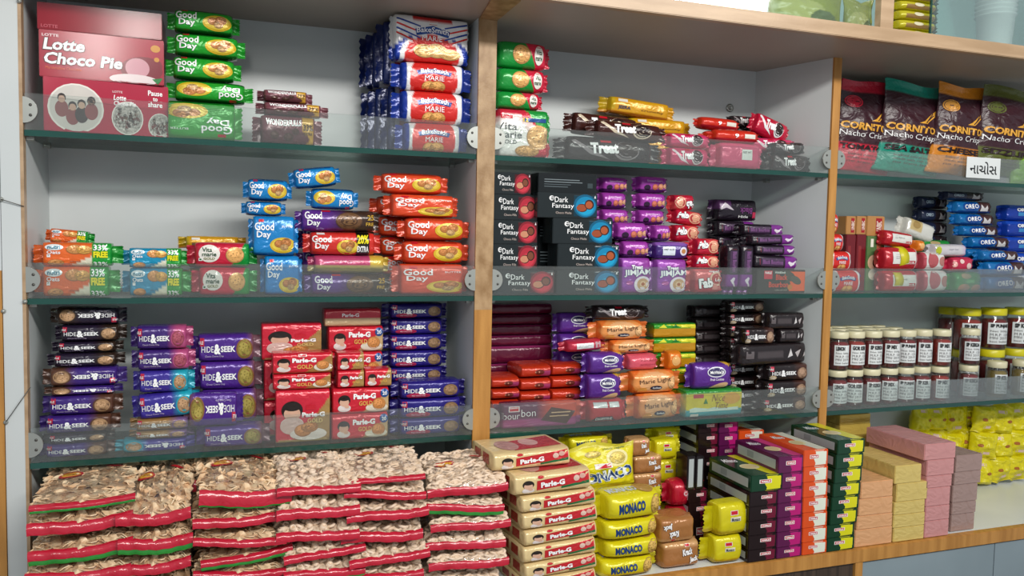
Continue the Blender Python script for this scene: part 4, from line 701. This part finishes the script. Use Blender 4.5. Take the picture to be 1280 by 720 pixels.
# middle row, third bay
X3 = B1+.003
stack(S2, .02, [('marie', 1038, 338, 1083), ('marie', 1036, 314, 1070), ('marie', 1036, 292, 1059), ('marie', 1036, 266, 1051)], 'in the marie stack past the second divider', D=.05, xmin=X3)
stack(S2, .076, [('gift_green', 1084, 295, 1106), ('unibic', 1084, 270, 1106, {'label': 'small pale cookie carton with red label on the tall green carton'})], 'beside the strapped red rolls', D=.05, jit=False)
for i, (a, b) in enumerate(((1058, 1070), (1071, 1083))):
    stack(S2, .075, [('gift_red', a, 293, b, {'label': ['tall maroon wafer carton next to the marie stack', 'tall maroon wafer carton next to the tall green carton'][i]}), ('unibic', a, 270, b, {'label': ['small tan cookie carton with red label above the marie stack', 'small tan cookie carton with red label, middle of the three'][i]})], 'x', D=.05, jit=False)
stack(S2, .02, [('strap_roll', 1107, 338, 1152), ('strap_roll', 1107, 309, 1152), ('strap_roll', 1107, 289, 1146, {'ry': 6, 'dy': .02})], 'in the pile with yellow straps', D=.055)
for k, (x, y0, y1, r) in enumerate(((1120, 339, 363, 0), (1127, 310, 337, -8))):
    a, b = at(x, y0, .017), at(x+9, y1, .017); hh = (a.z-b.z)/2+.0012; n = 28; V = []
    for xx in (0, b.x-a.x):
        for q in (1, 1.03):
            for m_ in range(n): ang = 2*math.pi*m_/n; V.append((xx, .0305*q*math.cos(ang), hh*q*math.sin(ang)))
    Fc = []
    for m_ in range(n):
        e = (m_+1) % n; Fc += [(m_, e, 2*n+e, 2*n+m_), (n+m_, 3*n+m_, 3*n+e, n+e), (m_, n+m_, n+e, e), (2*n+m_, 2*n+e, 3*n+e, 3*n+m_)]
    s_ = link('tape_strap', newmesh('strap', V, Fc, M['yellow']), None, (a.x, .0475, (a.z+b.z)/2)); s_.rotation_euler = (0, math.radians(r*.6), 0); tag(s_, ['yellow strap around the lowest red rusk roll', 'yellow strap around the second red rusk roll'][k], 'strap')
stack(S2, .02, [('white_heart', 1153, 338, 1191), ('white_heart', 1153, 315, 1187), ('orange_bit', 1146, 300, 1160)], 'next to the strapped rolls', D=.05)
stack(S2, .02, [('green_misc', 1192, 340, 1234), ('pink_misc', 1188, 321, 1224), ('white_misc', 1168, 305, 1213)], 'in the pile before the blue rolls', D=.05)
stack(S2, .08, [('green_misc', 1150, 340, 1200), ('green_misc', 1150, 318, 1200), ('green_misc', 1152, 300, 1196), ('rusk', 1128, 276, 1176, {'ry': 15, 'dy': .0})], 'behind the mixed pile', D=.05)
stack(S2, .03, [('oreo', 1232, 346, 1292), ('oreo', 1231, 327, 1290), ('oreo', 1225, 313, 1280)], 'in the front blue stack', D=.045)
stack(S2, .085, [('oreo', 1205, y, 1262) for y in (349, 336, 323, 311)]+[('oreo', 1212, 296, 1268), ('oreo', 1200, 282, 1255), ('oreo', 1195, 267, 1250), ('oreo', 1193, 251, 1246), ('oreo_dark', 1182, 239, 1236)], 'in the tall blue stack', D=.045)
stack(S2, .12, [('oreo_blue', 1256, y, 1306) for y in (340, 316, 296, 276, 256)], 'at the shelf end', D=.05)
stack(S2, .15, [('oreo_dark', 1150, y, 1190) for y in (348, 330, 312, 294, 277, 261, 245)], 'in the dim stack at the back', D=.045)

# ---------------------------------------------------------------- lower row, first bay
stack(S3, .02, [('hs_brown', 46, 554, 143), ('hs_darkbrown', 50, 542, 142), ('hs_brown', 46, 519, 149), ('hs_brown', 50, 494, 152), ('hs_brown', 52, 483, 152, {'ry': 180}), ('hs_brown', 50, 460, 157, {'ry': 180}), ('hs_darkbrown', 56, 442, 155, {'dy': .01}), ('hs_darkbrown', 62, 427, 153, {'dy': .02}), ('hs_darkbrown', 66, 406, 157, {'dy': .02}), ('hs_darkbrown', 60, 384, 157, {'ry': 180, 'dy': .02})], 'in the tall corner stack', D=.05, xmin=LX)
stack(S3, .02, [('hs_teal', 142, 549, 243, {'ry': 180}), ('hs_bronze', 160, 538, 242), ('hs_bronze', 161, 523, 244), ('hs_teal', 164, 491, 250, {'ry': -4}), ('hs_teal', 165, 463, 243), ('hs_pink', 163, 437, 244), ('hs_pink', 162, 407, 241)], 'in the purple stack beside the tall one', D=.05)
stack(S3, .02, [('hs_gold', 245, 532, 338), ('hs_gold', 243, 487, 330, {'dy': .035}), ('hs_gold', 240, 452, 328, {'dy': .035}), ('hs_gold', 238, 418, 326, {'dy': .035})], 'in the bronze-ended stack', D=.05)
p = at(228, 500, .015); q = at(304, 500, .015); zb = at(270, 532, .02).z
put('hs_gold', p.x, q.x, zb, at(268, 492, .015).z, .014, D=.036, ry=180, label='purple cookie packet with bronze end, upside down across the front')
stack(S3, .02, [('pg_gold_big', 345, 487, 413), ('pg_gold', 342, 467, 414), ('pg_gold', 341, 441, 416)], 'in the front glucose stack', D=.055)
stack(S3, .085, [('pg_gold_big', 330, 500, 400), ('pg_gold_big', 330, 450, 400, {'label': 'large red and gold glucose biscuit packet, middle of the rear stack'}), ('pg_gold_big', 327, 404, 402)], 'in the rear glucose stack', D=.05)
stack(S3, .02, [('pg_gold_20', 415, 517, 485), ('pg_gold_20', 416, 485, 486)], 'of the front pair', D=.055)
zb = at(450, 485, .02).z
for c, (x0, x1, ys) in enumerate(((422, 455, (463, 441)), (457, 490, (461,)))):
    stack(zb, .02, [('pg_gold_sm', x0, y, x1) for y in ys], ['on the seal-marked packets, beside the gold ones', 'on the seal-marked packets, beside the indigo ones'][c], D=.05)
stack(S3, .085, [('pg_gold_20', 414, y, 478) for y in (525, 500, 472, 440)]+[('pg_gold_20', 411, 408, 479), ('pg_foil', 406, 386, 476)], 'in the rear seal-marked stack', D=.05)
stack(S3, .02, [('hs_blue', 491, 522, 588), ('hs_blue', 491, 498, 586), ('hs_blue', 492, 476, 585)], 'in the front indigo stack', D=.06, xmax=A0-.003)
stack(S3, .095, [('hs_blue', 480, y, 562) for y in (530, 512, 494, 477, 459, 438, 418, 398, 379)], 'in the rear indigo stack', D=.06)
# lower row, second bay
stack(S3, .02, [('bourbon', 620, 503, 730)], 'behind the guard glass', D=.04, xmin=XM)
for i, (x0, x1, ys) in enumerate(((616, 650, (516, 500, 486, 471)), (652, 689, (503, 489, 473, 456)), (691, 727, (502, 486, 470, 454)))):
    stack(S3, .065, [('bourbon_end', x0, y, x1) for y in ys], ['in the end-on stack by the divider', 'in the middle end-on stack', 'in the end-on stack by the violet packets'][i], D=.1, xmin=XM)
stack(S3, .17, [('bourbon_dark', 612, y, 690) for y in (508, 494, 480, 467, 454, 432, 419, 406, 393, 380)], 'in the dark rear stack', D=.05, xmin=XM)
stack(S3, .02, [('mcv_red', 732, 500, 788), ('mcv_purple', 732, 468, 782), ('mcv_purple', 733, 441, 786), ('mcv_back', 704, 425, 762, {'ry': -3, 'dy': .02})], 'in the violet stack', D=.055)
stack(S3, .1, [('mcv_purple', 696, y, 746) for y in (505, 483, 461, 439, 417, 391)], 'in the rear violet stack', D=.05)
stack(S3, .02, [('marie_light', 790, 492, 858), ('marie_light', 782, 464, 856), ('pink_back', 782, 443, 828, {'dy': .01}), ('marie_light', 757, 425, 824, {'dy': .02}), ('marie_light', 741, 401, 815, {'dy': .02}), ('treat_black', 738, 382, 817, {'dy': .03})], 'in the orange marie stack', D=.055)
p = at(838, 450, .06); put('orange_bit', at(826, 450, .06).x, at(851, 450, .06).x, at(838, 464, .03).z, at(838, 438, .05).z, .035, label='crumpled orange packet end beside the salmon pink roll', D=.05)
stack(S3, .02, [('nice', 858, 487, 928, {'label': 'yellow coconut biscuit packet with blue waves on the lower shelf'}), ('mcv_purple', 864, 454, 921, {'label': 'violet fruit cookie packet lying on the yellow coconut packet'})], 'x', D=.05)
stack(S3, .1, [('nice_end', 818, y, 870) for y in (500, 480, 460, 441, 422, 404)], 'behind the marie packets', D=.05)
stack(S3, .02, [('hs_black', 949, 497, 1019), ('hs_black', 953, 476, 1019), ('hs_black', 956, 455, 1020), ('hs_side', 918, 430, 1022, {'rz': 6}), ('hs_black', 928, 410, 974, {'dy': .0})], 'in the black stack by the second divider', D=.055, xmax=B0-.006)
zb = at(975, 430, .02).z
stack(zb, .03, [('hs_side', 974, 411, 1022, {'label': 'black cookie packet showing its seam, beside the second divider'}), ('hs_side', 960, 391, 1020, {'label': 'black cookie packet showing its seam, topmost beside the second divider'})], 'x', D=.045, xmax=B0-.024)
stack(S3, .09, [('hs_black', 908, y, 962) for y in (501, 485, 469, 453, 437, 421, 406, 391, 376)], 'in the rear black stack', D=.05)
stack(S3, .15, [('hs_side', 866, y, 922) for y in (506, 490, 474, 458, 443, 428, 413, 397, 382)], 'in the unlit black stack', D=.05)

# ---------------------------------------------------------------- jars on the lower shelf, third bay
def cyl_patch(r, a0, a1, z0, z1, n=10):
    V, Fc = [], []
    for i in range(n+1):
        a = a0+(a1-a0)*i/n
        for z in (z0, z1): V.append((r*math.sin(a), -r*math.cos(a), z))
    for i in range(n): Fc.append((2*i, 2*i+2, 2*i+3, 2*i+1))
    return V, Fc
_jm = {}
JT = ['LEMON', 'GOR KERI', 'SP KERDA', 'SP MIX', 'SP PUNJABI', 'SP KER']
def jar(x, y, z, r, h, fill, lid, txt, turn, label, group):
    k = (fill, lid, txt)
    if k not in _jm:
        R, Hh = .024, .096
        g = lathe([(R*.9, 0), (R, .004), (R, Hh*.72), (R*.84, Hh*.8), (R*.84, Hh*.84), (R*.84, Hh*.88)], 28)
        c = lathe([(0, .002), (R*.86, .003), (R*.95, .006), (R*.95, Hh*.7), (R*.7, Hh*.74), (0, Hh*.74)], 28)
        l = lathe([(0, Hh*.83), (R*.93, Hh*.83), (R*.95, Hh*.84), (R*.95, Hh*.99), (R*.9, Hh), (0, Hh)], 28)
        pa = cyl_patch(R*1.015, -.9, .9, Hh*.14, Hh*.66)
        V, T = [], []
        lines = [(txt, .52, .63, .07), ('Net 500g', .42, .48, .0), ('M.R.P. 120', .34, .4, .0), ('Mfd 2019', .26, .32, .0), ('best before', .18, .23, 0)]
        for s, v0, v1, b_ in lines:
            P0, T0, _ = flat_op(('t', s, .04, 0, .04+min(.92, .11*len(s)), 1, '#000000', {'b': b_}), 1.6*R, (v1-v0)*Hh)[0]
            bb = len(V)
            for px, py in P0: a = -.8+px/R; V.append((R*1.03*math.sin(a), -R*1.03*math.cos(a), v0*Hh+py))
            T += [tuple(bb+i for i in q) for q in T0]
        _jm[k] = [newmesh('jar', *g, M['jarglass']), newmesh('preserve', *c, M[fill]), newmesh('lid', *l, M[lid]), newmesh('paper_label', *pa, M['paper']), newmesh('lettering', V, T, M['ink'], smooth=False)]
    m = _jm[k]; o = link('preserve_jar', m[0], None, (x, y, z)); o.scale = (r/.024, r/.024, h/.096); o.rotation_euler = (0, 0, turn); tag(o, label, 'jar', group)
    for nm, me in zip(('preserve', 'lid', 'paper_label', 'lettering'), m[1:]): link(nm, me, o)
JX = [(1036, 1056, 0, 'syrup'), (1056, 1076, 1, 'syrup'), (1077, 1098, 2, 'syrup'), (1099, 1120, 3, 'syrup'), (1120, 1140, 4, 'syrup'), (1140, 1160, 5, 'syrup'), (1161, 1186, 3, 'syrup2'), (1197, 1222, 2, 'syrup')]
WHO = ['against the second divider', 'second along', 'third along', 'fourth along', 'fifth along', 'sixth along', 'wide orange one', 'last one before the yellow lids']
zt2 = at(1100, 460, .04).z; zt1 = at(1100, 413, .04).z
for i, (a, b, ti, f) in enumerate(JX):
    yc = .045 if i < 6 else .035; xm = (at(a, 480, yc).x+at(b, 480, yc).x)/2; r = (at(b, 480, yc).x-at(a, 480, yc).x)*.49
    r = min(r, .0255); xm = max(xm, B1+r+.002); fr = random.Random(i)
    for k, (z0, z1) in enumerate(((S3, zt2), (zt2, zt1))):
        jar(xm, yc, z0, r, z1-z0-.0005, f if not (k and i == 1) else 'syrup2', 'cream', JT[ti], fr.uniform(-.5, -.1), f'cream-lidded preserve jar, {"lower" if not k else "upper"} front row, {WHO[i]}', 'small preserve jars in the front row')
WB = ['nearest the divider', 'second', 'third', 'fourth', 'fifth', 'sixth', 'seventh']
for i in range(7):
    for rr in range(2):
        yc = .1+.055*rr; xm = B1+.03+i*.046+(.01 if rr else 0)-(.018*rr if i else 0)
        for k, (z0, z1) in enumerate(((S3, zt2), (zt2, zt1))):
            jar(xm, yc, z0, .0225, z1-z0-.0005, 'syrup', 'cream', JT[(i+rr) % 6], -.3, f'cream-lidded preserve jar, {"lower" if not k else "upper"} tier, {["second", "third"][rr]} row back, {WB[i]}', 'small preserve jars behind the front row')
for i, (a, b, yc) in enumerate(((1201, 1238, .09), (1236, 1268, .07), (1264, 1300, .08))):
    xm = (at(a, 420, yc).x+at(b, 420, yc).x)/2; r = min((at(b, 420, yc).x-at(a, 420, yc).x)*.49, .036); zm = at(xm and 1235, 438, yc).z; zt = at(1235, 386, yc).z
    for k, (z0, z1) in enumerate(((S3, zm), (zm, zt))):
        jar(xm, yc+.03, z0, r, z1-z0-.0005, 'syrup' if i else 'syrup2', 'yellow', JT[(i+3) % 6], -.3, f'large preserve jar with yellow lid, {"lower" if not k else "upper"} tier, {["widest and nearest the small jars", "middle of three", "at the shelf end"][i]}', 'large yellow-lidded jars')
for i, (a, b) in enumerate(((1233, 1262), (1264, 1294))):
    xm = (at(a, 470, .035).x+at(b, 470, .035).x)/2; r = .0265
    jar(xm, .04, S3, r, at(1250, 451, .04).z-S3, 'syrupg', 'cream', 'SP KER', -.1, ['honey-coloured preserve jar in front of the yellow-lidded jars', 'honey-coloured preserve jar at the end of the lower shelf'][i], 'honey-coloured jars')
xm = at(1186, 400, .19).x; zz = at(1186, 384, .19).z
jar(xm, .185, S3, .034, (zz-S3)/2, 'syrup', 'yellow', 'SP MIX', .2, 'large dim jar with yellow lid at the back, lower', 'dim jars at the back'); jar(xm, .185, S3+(zz-S3)/2+.0005, .034, (zz-S3)/2, 'syrup', 'yellow', 'SP MIX', .2, 'large dim jar with yellow lid at the back, upper', 'dim jars at the back')
# ---------------------------------------------------------------- the counter: cartons, crackers, glucose packets
def ends(Y, key, rows, where, D=.165, w=None):
    stack(ZL, Y, [(key if isinstance(key, str) else key[i], *r) for i, r in enumerate(rows)], where, D=D, jit=False)
YF = YH+.004
ends(YF, 'box_green', [(1034, y, 1068) if i < 2 else (1034+i*1.9, y, 1068+i*1.9) for i, y in enumerate((671, 655, 637, 620, 603, 585, 567, 549))], 'in the end stack by the peach slabs')
ends(YF, 'box_orange', [(1003+i*.3, y, 1033.5+i*.3) for i, y in enumerate((677, 659, 640, 621, 602, 583, 562))], 'in the orange and white stack')
ends(YF, 'box_magenta', [(971+i*.4, y, 1002+i*.4) for i, y in enumerate((683, 664, 646, 628, 610, 591, 570))], 'in the plum stack')
ends(YF, ['box_maroon']*5+['box_green'], [(935+i*.5, y, 970+i*.5) for i, y in enumerate((686, 668, 650, 632, 614))]+[(939, 593, 979)], 'in the maroon stack')
ends(.03, 'box_magenta', [(899, y, 923) for y in (640, 624, 607, 590, 573, 557, 541, 526)], 'in the rear plum stack', D=.16)
ends(.03, 'box_maroon', [(873, y, 898) for y in (640, 624, 607, 590, 573, 557, 541, 526)], 'in the rear maroon stack', D=.16)
ends(.03, 'box_orange', [(924, y, 955) for y in (640, 622, 604, 586, 569, 553, 538)], 'in the rear orange and white stack', D=.16)
ends(.03, 'box_green', [(958, y, 985) for y in (640, 622, 604, 586, 569, 553)], 'in the rear green stack', D=.16)
# two upright cartons on a hidden short pile
stack(ZL, -.075, [('box_maroon', 861, 648, 884, {'label': 'black and maroon cookie carton under the upright cartons, lower'}), ('box_maroon', 861, 628, 884, {'label': 'black and maroon cookie carton under the upright cartons, middle'}), ('box_maroon', 861, 612, 884, {'label': 'black and maroon cookie carton under the upright cartons, upper'})], 'x', D=.05, jit=False)
zb = at(872, 612, -.075).z
for i, x in enumerate((859, 870)):
    a, b = at(x, 590, -.075), at(x+10, 590, -.075); put('box_upright', a.x, b.x, zb+.0005, at(x, 571, -.075).z, -.075, D=.05, label=['upright black carton with grey strip beside the yellow rolls', 'upright black carton with grey strip beside the maroon stack'][i])
stack(ZL, -.165, [('cracker_sm', 884, 671, 940, {'label': 'small yellow cracker roll lowest in front of the maroon stack'}), ('cracker_sm', 888, 630, 948, {'rz': 4, 'label': 'small yellow cracker roll, upper one in front of the maroon stack'})], 'x', D=.06)
stack(ZL, -.11, [('krack', 826, 678, 880, {'dy': -.045}), ('krack', 822, 648, 874, {'ry': 180, 'dy': -.045})], 'beside the yellow crackers', D=.08)
stack(ZL, -.07, [('red_wrap', 838, 666, 886), ('red_wrap', 836, 634, 890), ('red_wrap', 836, 601, 888)], 'in the pile behind the bronze packets', D=.06)
stack(ZL, -.168, [('monaco', 742, 699, 832), ('monaco', 748, 675, 838), ('monaco', 744, 651, 838, {'rz': 4}), ('monaco', 748, 618, 842, {'rz': 6})], 'in the front yellow stack', D=.09)
stack(ZL, -.06, [('monaco', 715, y, 795) for y in (682, 658, 635, 613)], 'in the rear yellow stack', D=.05)
a, b = at(713, 590, -.05), at(797, 590, -.05); zb = at(755, 613, -.06).z
put('monaco_big', a.x, b.x, zb, at(755, 557, -.05).z, -.055, D=.045, label='large yellow salted cracker bag standing behind the cracker stack', ry=-2)
stack(ZL, .02, [('monaco', 700, y, 775) for y in (668, 645, 622, 600, 580, 564)]+[('monaco', 704, 546, 772)], 'in the deepest yellow stack', D=.06)
stack(ZL, -.02, [('krack', 790, y, 832) for y in (670, 645, 618, 592, 570)]+[('krack', 788, 549, 816)], 'in the tall bronze stack', D=.05)
stack(ZL, .05, [('cracker_sm', 814, y, 858) for y in (640, 618, 598, 578, 555, 536)], 'in the rear yellow roll stack', D=.06)
stack(ZL, -.045, [('cracker_sm', 816, 655, 856, {'dy': .04}), ('cracker_sm', 816, 628, 856, {'dy': .04}), ('cracker_sm', 816, 604, 856, {'dy': .04}), ('cracker_sm', 814, 575, 858, {'dy': .04}), ('cracker_sm', 812, 550, 856, {'dy': .04})], 'in the front yellow roll stack', D=.05)
stack(ZL, -.168, [('pg_cream', 650, 719, 744), ('pg_cream', 652, 699, 745), ('pg_cream', 650, 678, 744), ('pg_cream', 651, 658, 745), ('pg_cream', 650, 637, 746), ('pg_cream', 648, 616, 744), ('pg_cream', 640, 590, 738), ('pg_cream', 614, 563, 712, {'dy': .03})], 'in the cream stack', D=.13, rz=5)
# wafer slabs
YS = YH+.008
stack(ZL, YS, [('slab_peach', 1069+i*2.5, y, 1115+i*.4) for i, y in enumerate((660, 643, 622, 601))], 'in the peach stack', D=.16, jit=False)
stack(ZL, YS, [('slab_butter', 1117, 658, 1155), ('slab_butter', 1117, 642, 1156), ('slab_butter', 1118, 626, 1156), ('slab_butter', 1121, 603, 1160), ('slab_butter', 1119, 581, 1152)], 'in the butter yellow stack', D=.17, jit=False)
stack(ZL, YS, [('slab_pink', 1156, 650, 1186), ('slab_pink', 1157, 632, 1187), ('slab_pink', 1158, 609, 1188), ('slab_pink', 1158, 594, 1190), ('slab_pink', 1159, 574, 1193), ('slab_pink', 1156, 554, 1195)], 'in the rose stack', D=.19, jit=False)
stack(ZL, YS+.015, [('slab_mauve', 1189, 642, 1218), ('slab_mauve', 1190, 627, 1220), ('slab_mauve', 1191, 605, 1222), ('slab_mauve', 1193, 589, 1226), ('slab_mauve', 1195, 568, 1228)], 'in the mauve stack', D=.14, jit=False)
stack(ZL, .06, [('slab_beige', 1050, y, 1088) for y in (610, 594, 577, 560, 544, 530, 518)], 'at the back beside the pink slabs', D=.12, jit=False)
# yellow pouches stacked against the back at the right
cols = [(1146, 1166, .14), (1166, 1187, .14), (1187, 1208, .14), (1207, 1228, .13), (1226, 1248, .09), (1247, 1268, .09), (1267, 1290, .09)]
PW = ['nearest the pale slabs', 'in the second column', 'in the third column', 'in the fourth column', 'in the fifth column', 'in the sixth column', 'in the last column']
for ci, (a, b, Y) in enumerate(cols):
    rr = random.Random(ci+5); zt = at((a+b)/2, 510, Y).z; fr = [0, rr.uniform(.27, .38), rr.uniform(.6, .7), rr.uniform(.95, 1)]
    for k in range(3):
        xa, xb = at(a-1, 570, Y).x, at(b+3, 570, Y).x; z0, z1 = ZL+.009+fr[k]*(zt-ZL), ZL+.009+fr[k+1]*(zt-ZL)
        put('y_pouch', xa, xb, z0-(.003 if k else 0), z1, Y+rr.uniform(0, .012), D=.045, ry=rr.choice((5, -6, 3, 176, 184, 8)), rz=rr.uniform(-25, 5), label=f'small yellow snack pouch, {["bottom", "middle", "top"][k]} tier {PW[ci]}', group='yellow pouches stacked on the counter')

# ---------------------------------------------------------------- clear bags of fried snacks
def bag_film(W, D, H, seed, NU=30, NV=34):
    V, Fc = [], []
    for s in (1, -1):
        for j in range(NV+1):
            v = j/NV; q = 2*v-1
            for i in range(NU+1):
                u = i/NU; p = 2*u-1
                tt = (1-abs(p)**3.2)**.6*(1-abs(q)**3.6)**.6
                nn = 1+.22*noise.noise(Vector((u*5+seed, v*6, s)))+.1*noise.noise(Vector((u*13, v*15+seed, s)))
                V.append((p*W/2*(1-.03*math.cos(q*3)), q*D/2, s*H/2*tt*nn))
    n = NU+1; o = n*(NV+1)
    for j in range(NV):
        for i in range(NU): b = j*n+i; Fc.append((b, b+1, b+n+1, b+n)); b += o; Fc.append((b, b+n, b+n+1, b+1))
    return V, Fc
def torus(r, t, a=10, b=6):
    V = [((r+t*math.cos(q*2*math.pi/b))*math.cos(p*2*math.pi/a), (r+t*math.cos(q*2*math.pi/b))*math.sin(p*2*math.pi/a), t*math.sin(q*2*math.pi/b)) for p in range(a) for q in range(b)]
    return V, [(p*b+q, ((p+1) % a)*b+q, ((p+1) % a)*b+(q+1) % b, p*b+(q+1) % b) for p in range(a) for q in range(b)]
def tube(r, l, a=9):
    V = [(rr*math.cos(p*2*math.pi/a), rr*math.sin(p*2*math.pi/a), z) for rr, z in ((r*.6, -l), (r, -l), (r, l), (r*.6, l)) for p in range(a)]
    return V, [(k*a+p, k*a+(p+1) % a, (k+1) % 4*a+(p+1) % a, (k+1) % 4*a+p) for k in range(4) for p in range(a)]
def chip(r, seed):
    rn = random.Random(seed); V = [(0, 0, .002)]; n = 9
    for k in range(n): a = 2*math.pi*k/n; q = r*rn.uniform(.75, 1.1); V.append((q*math.cos(a), q*.8*math.sin(a), .004*math.cos(2*a)))
    V += [(x*.96, y*.96, z-.0018) for x, y, z in V]
    return V, [(0, 1+k, 1+(k+1) % n) for k in range(n)]+[(n+1, n+2+(k+1) % n, n+2+k) for k in range(n)]+[(1+k, n+2+k, n+2+(k+1) % n, 1+(k+1) % n) for k in range(n)]
def contents(W, D, H, kind, seed):
    rn = random.Random(seed); V, Fc = [], []
    for k in range(400):
        p, q = rn.uniform(-.9, .9), (rn.uniform(-.92, .9) if k < 300 else rn.uniform(-.93, -.7)); tt = (1-abs(p)**3.2)**.6*(1-abs(q)**3.6)**.6
        z = (rn.uniform(.5, .84) if k < 300 else rn.uniform(-.8, .4))*H/2*tt
        if kind == 0: g = torus(.0088, .0034)
        elif kind == 1: g = tube(.0062, .011) if rn.random() < .6 else torus(.0085, .0034)
        else: g = chip(.014, k)
        R_ = Matrix.Rotation(rn.uniform(-.8, .8), 3, 'X') @ Matrix.Rotation(rn.uniform(-1.2, 1.2) if kind == 1 and False else rn.uniform(-.7, .7), 3, 'Y') @ Matrix.Rotation(rn.uniform(0, 6.3), 3, 'Z')
        b = len(V)
        for v in g[0]: a = R_ @ Vector(v); V.append((p*W/2+a.x, q*D/2+a.y, z+a.z))
        Fc += [tuple(b+i for i in f) for f in g[1]]
    b = len(V); F = bag_film(W*.94, D*.95, H*.42, seed, 16, 18); V += F[0]; Fc += [tuple(b+i for i in f) for f in F[1]]
    return V, Fc
def header(W, D, h, m, seed, y0=0):
    V, Fc = [], []; n = 24
    for i in range(n+1):
        u = 2*i/n-1; wz = .0022*math.sin(u*3.1+seed)+.003*abs(u-.2)*(1 if seed % 2 else -1)+.0008*math.sin(u*17+seed)
        for k, (yy, zz) in enumerate(((.004, .35), (-.003, .12), (-.005, -.35), (-.004, -.9))): V.append((u*W/2*1.01, -D/2+yy+y0, zz*h+wz))
    for i in range(n):
        for k in range(3): b = i*4+k; Fc.append((b, b+4, b+5, b+1))
    return newmesh('header_strip', V, Fc, M[m])
BW, BD, BH = .155, .27, .05
_b = {}
def bag(x0, x1, z0, z1, y, kind, label, green=False, rz=0, rx=0, ry=0, D=None, band=1.0):
    key = (kind, green, int(band*10))
    if key not in _b:
        sd = kind*7+3
        f = newmesh('bag_film', *bag_film(BW, BD, BH, sd), M['film']); c = newmesh('snack_pieces', *contents(BW, BD, BH, kind, sd), M['wafer2' if kind == 2 else 'wafer'], smooth=kind < 2)
        hs_ = [header(BW, BD, .015*band, 'redband', sd)]
        if green: hs_.append(header(BW*.99, BD, .013, 'greenband', sd, .0015))
        # printed badge on the upper film
        bv = BVHTree.FromPolygons([Vector(v) for v in bag_film(BW, BD, BH, sd)[0]], bag_film(BW, BD, BH, sd)[1])
        q = press([('e', .3, .5, .13, .06, '#b3202a'), ('e', .3, .5, .1, .04, '#d8a030'), t('Indian', .24, .48, .36, .52, '#7a1018'), ('e', .74, .62, .1, .02, '#b3202a'), t('FAMOUS', .62, .5, .84, .53, '#5a3a2a', b=0)], BW, BH, bv, 'T', BD, eps=.0012)
        _b[key] = (f, c, hs_, newmesh('printed_logo', *q[:2], M['soft'], q[2], smooth=False))
    f, c, hs_, bd = _b[key]
    o = link('fried_snack_bag', f); o.location = ((x0+x1)/2, y+(D or BD)/2, (z0+z1)/2); o.scale = ((x1-x0)/BW, (D or BD)/BD, (z1-z0)/BH)
    o.rotation_euler = (math.radians(rx), math.radians(ry), math.radians(rz)); tag(o, label, 'snack bag', 'clear bags of fried snacks on the counter')
    k = link('snack_pieces', c, o); k['kind'] = 'stuff'
    for i, h in enumerate(hs_):
        s = link('header_strip', h, o, (0, 0, 0 if i == 0 else -.012)); s['label'] = 'green printed strip' if i else 'red printed strip'
    link('printed_logo', bd, o)
cols = [ # x0, x1, centre pixel rows of the red strips from the top down, kind, index of bags with green, yaw
    (27, 160, [(620, 1), (664, 0), (694, 1), (722, 0)], 2, 'beside the pilaster', 3),
    (146, 240, [(650, 0), (682, 1), (713, 0)], 2, 'second along', -2),
    (237, 354, [(625, 1), (656, 0), (682, 0), (702, 1), (722, 0)], 2, 'third along', 3),
    (346, 450, [(610, 0), (640, 0), (672, 0), (696, 0), (718, 1)], 1, 'fourth along', 3),
    (440, 540, [(600, 0), (619, 0), (643, 0), (673, 0), (702, 0), (722, 0)], 0, 'fifth along', -3),
    (538, 636, [(617, 0), (636, 1), (659, 0), (683, 0), (708, 0)], 0, 'next to the cream packets', -4)]
for ci, (x0, x1, ys, kind, wh, yaw) in enumerate(cols):
    yv = YH+.012; xc = (x0+x1)/2; zc = [at(xc, y, yv).z for y, _ in ys]; gs = [g for _, g in ys]
    pitch = min(.05, (zc[0]-zc[-1])/max(1, len(zc)-1)) if len(zc) > 1 else .04
    while zc[-1]-pitch*1.2 > ZL: zc.append(zc[-1]-pitch); gs.append(0)
    n = len(zc); X0 = at(x0, 650, yv).x; X1 = at(x1, 650, yv).x; X0 = max(X0, XL-.01)
    bounds = [min(zc[0]+.03, S3-.02)]+[(zc[i]+zc[i+1])/2+.004 for i in range(n-1)]+[ZL+.004]
    for i in range(n):
        r = random.Random(ci*10+i); dx = r.uniform(-.006, .006); top = i == 0
        DD = .155 if ci == 5 else BD; room = S3-.016-bounds[0]; tl = math.asin(max(0, min(.2, room/DD/.95))) if top else 0; lift = DD/2*math.sin(tl)*.8
        bag(X0+dx, X1+dx, bounds[i+1]+lift, bounds[i]+lift, yv+r.uniform(0, .012), kind if (ci+i) % 4 or kind == 2 else 1, f'clear snack bag, {["topmost", "second from the top", "third from the top", "fourth from the top", "fifth from the top", "sixth from the top", "seventh from the top", "eighth from the top"][i]} in the pile {wh}', D=.155 if ci == 5 else None, green=bool(gs[i]), rz=yaw+r.uniform(-3, 3), rx=math.degrees(tl), ry=r.uniform(-4.5, 4.5), band=1.5 if (ci == 2 and i == 0) else 1.0)
# the dim bag lying further back on the second pile
a, b = at(150, 610, -.03).x, at(245, 610, -.03).x
bag(a, b, at(198, 632, -.03).z+.004, at(198, 600, -.03).z+.01, -.03, 2, 'dim clear snack bag set back on top of the second pile', D=.22)
# the slanting bag on the last pile
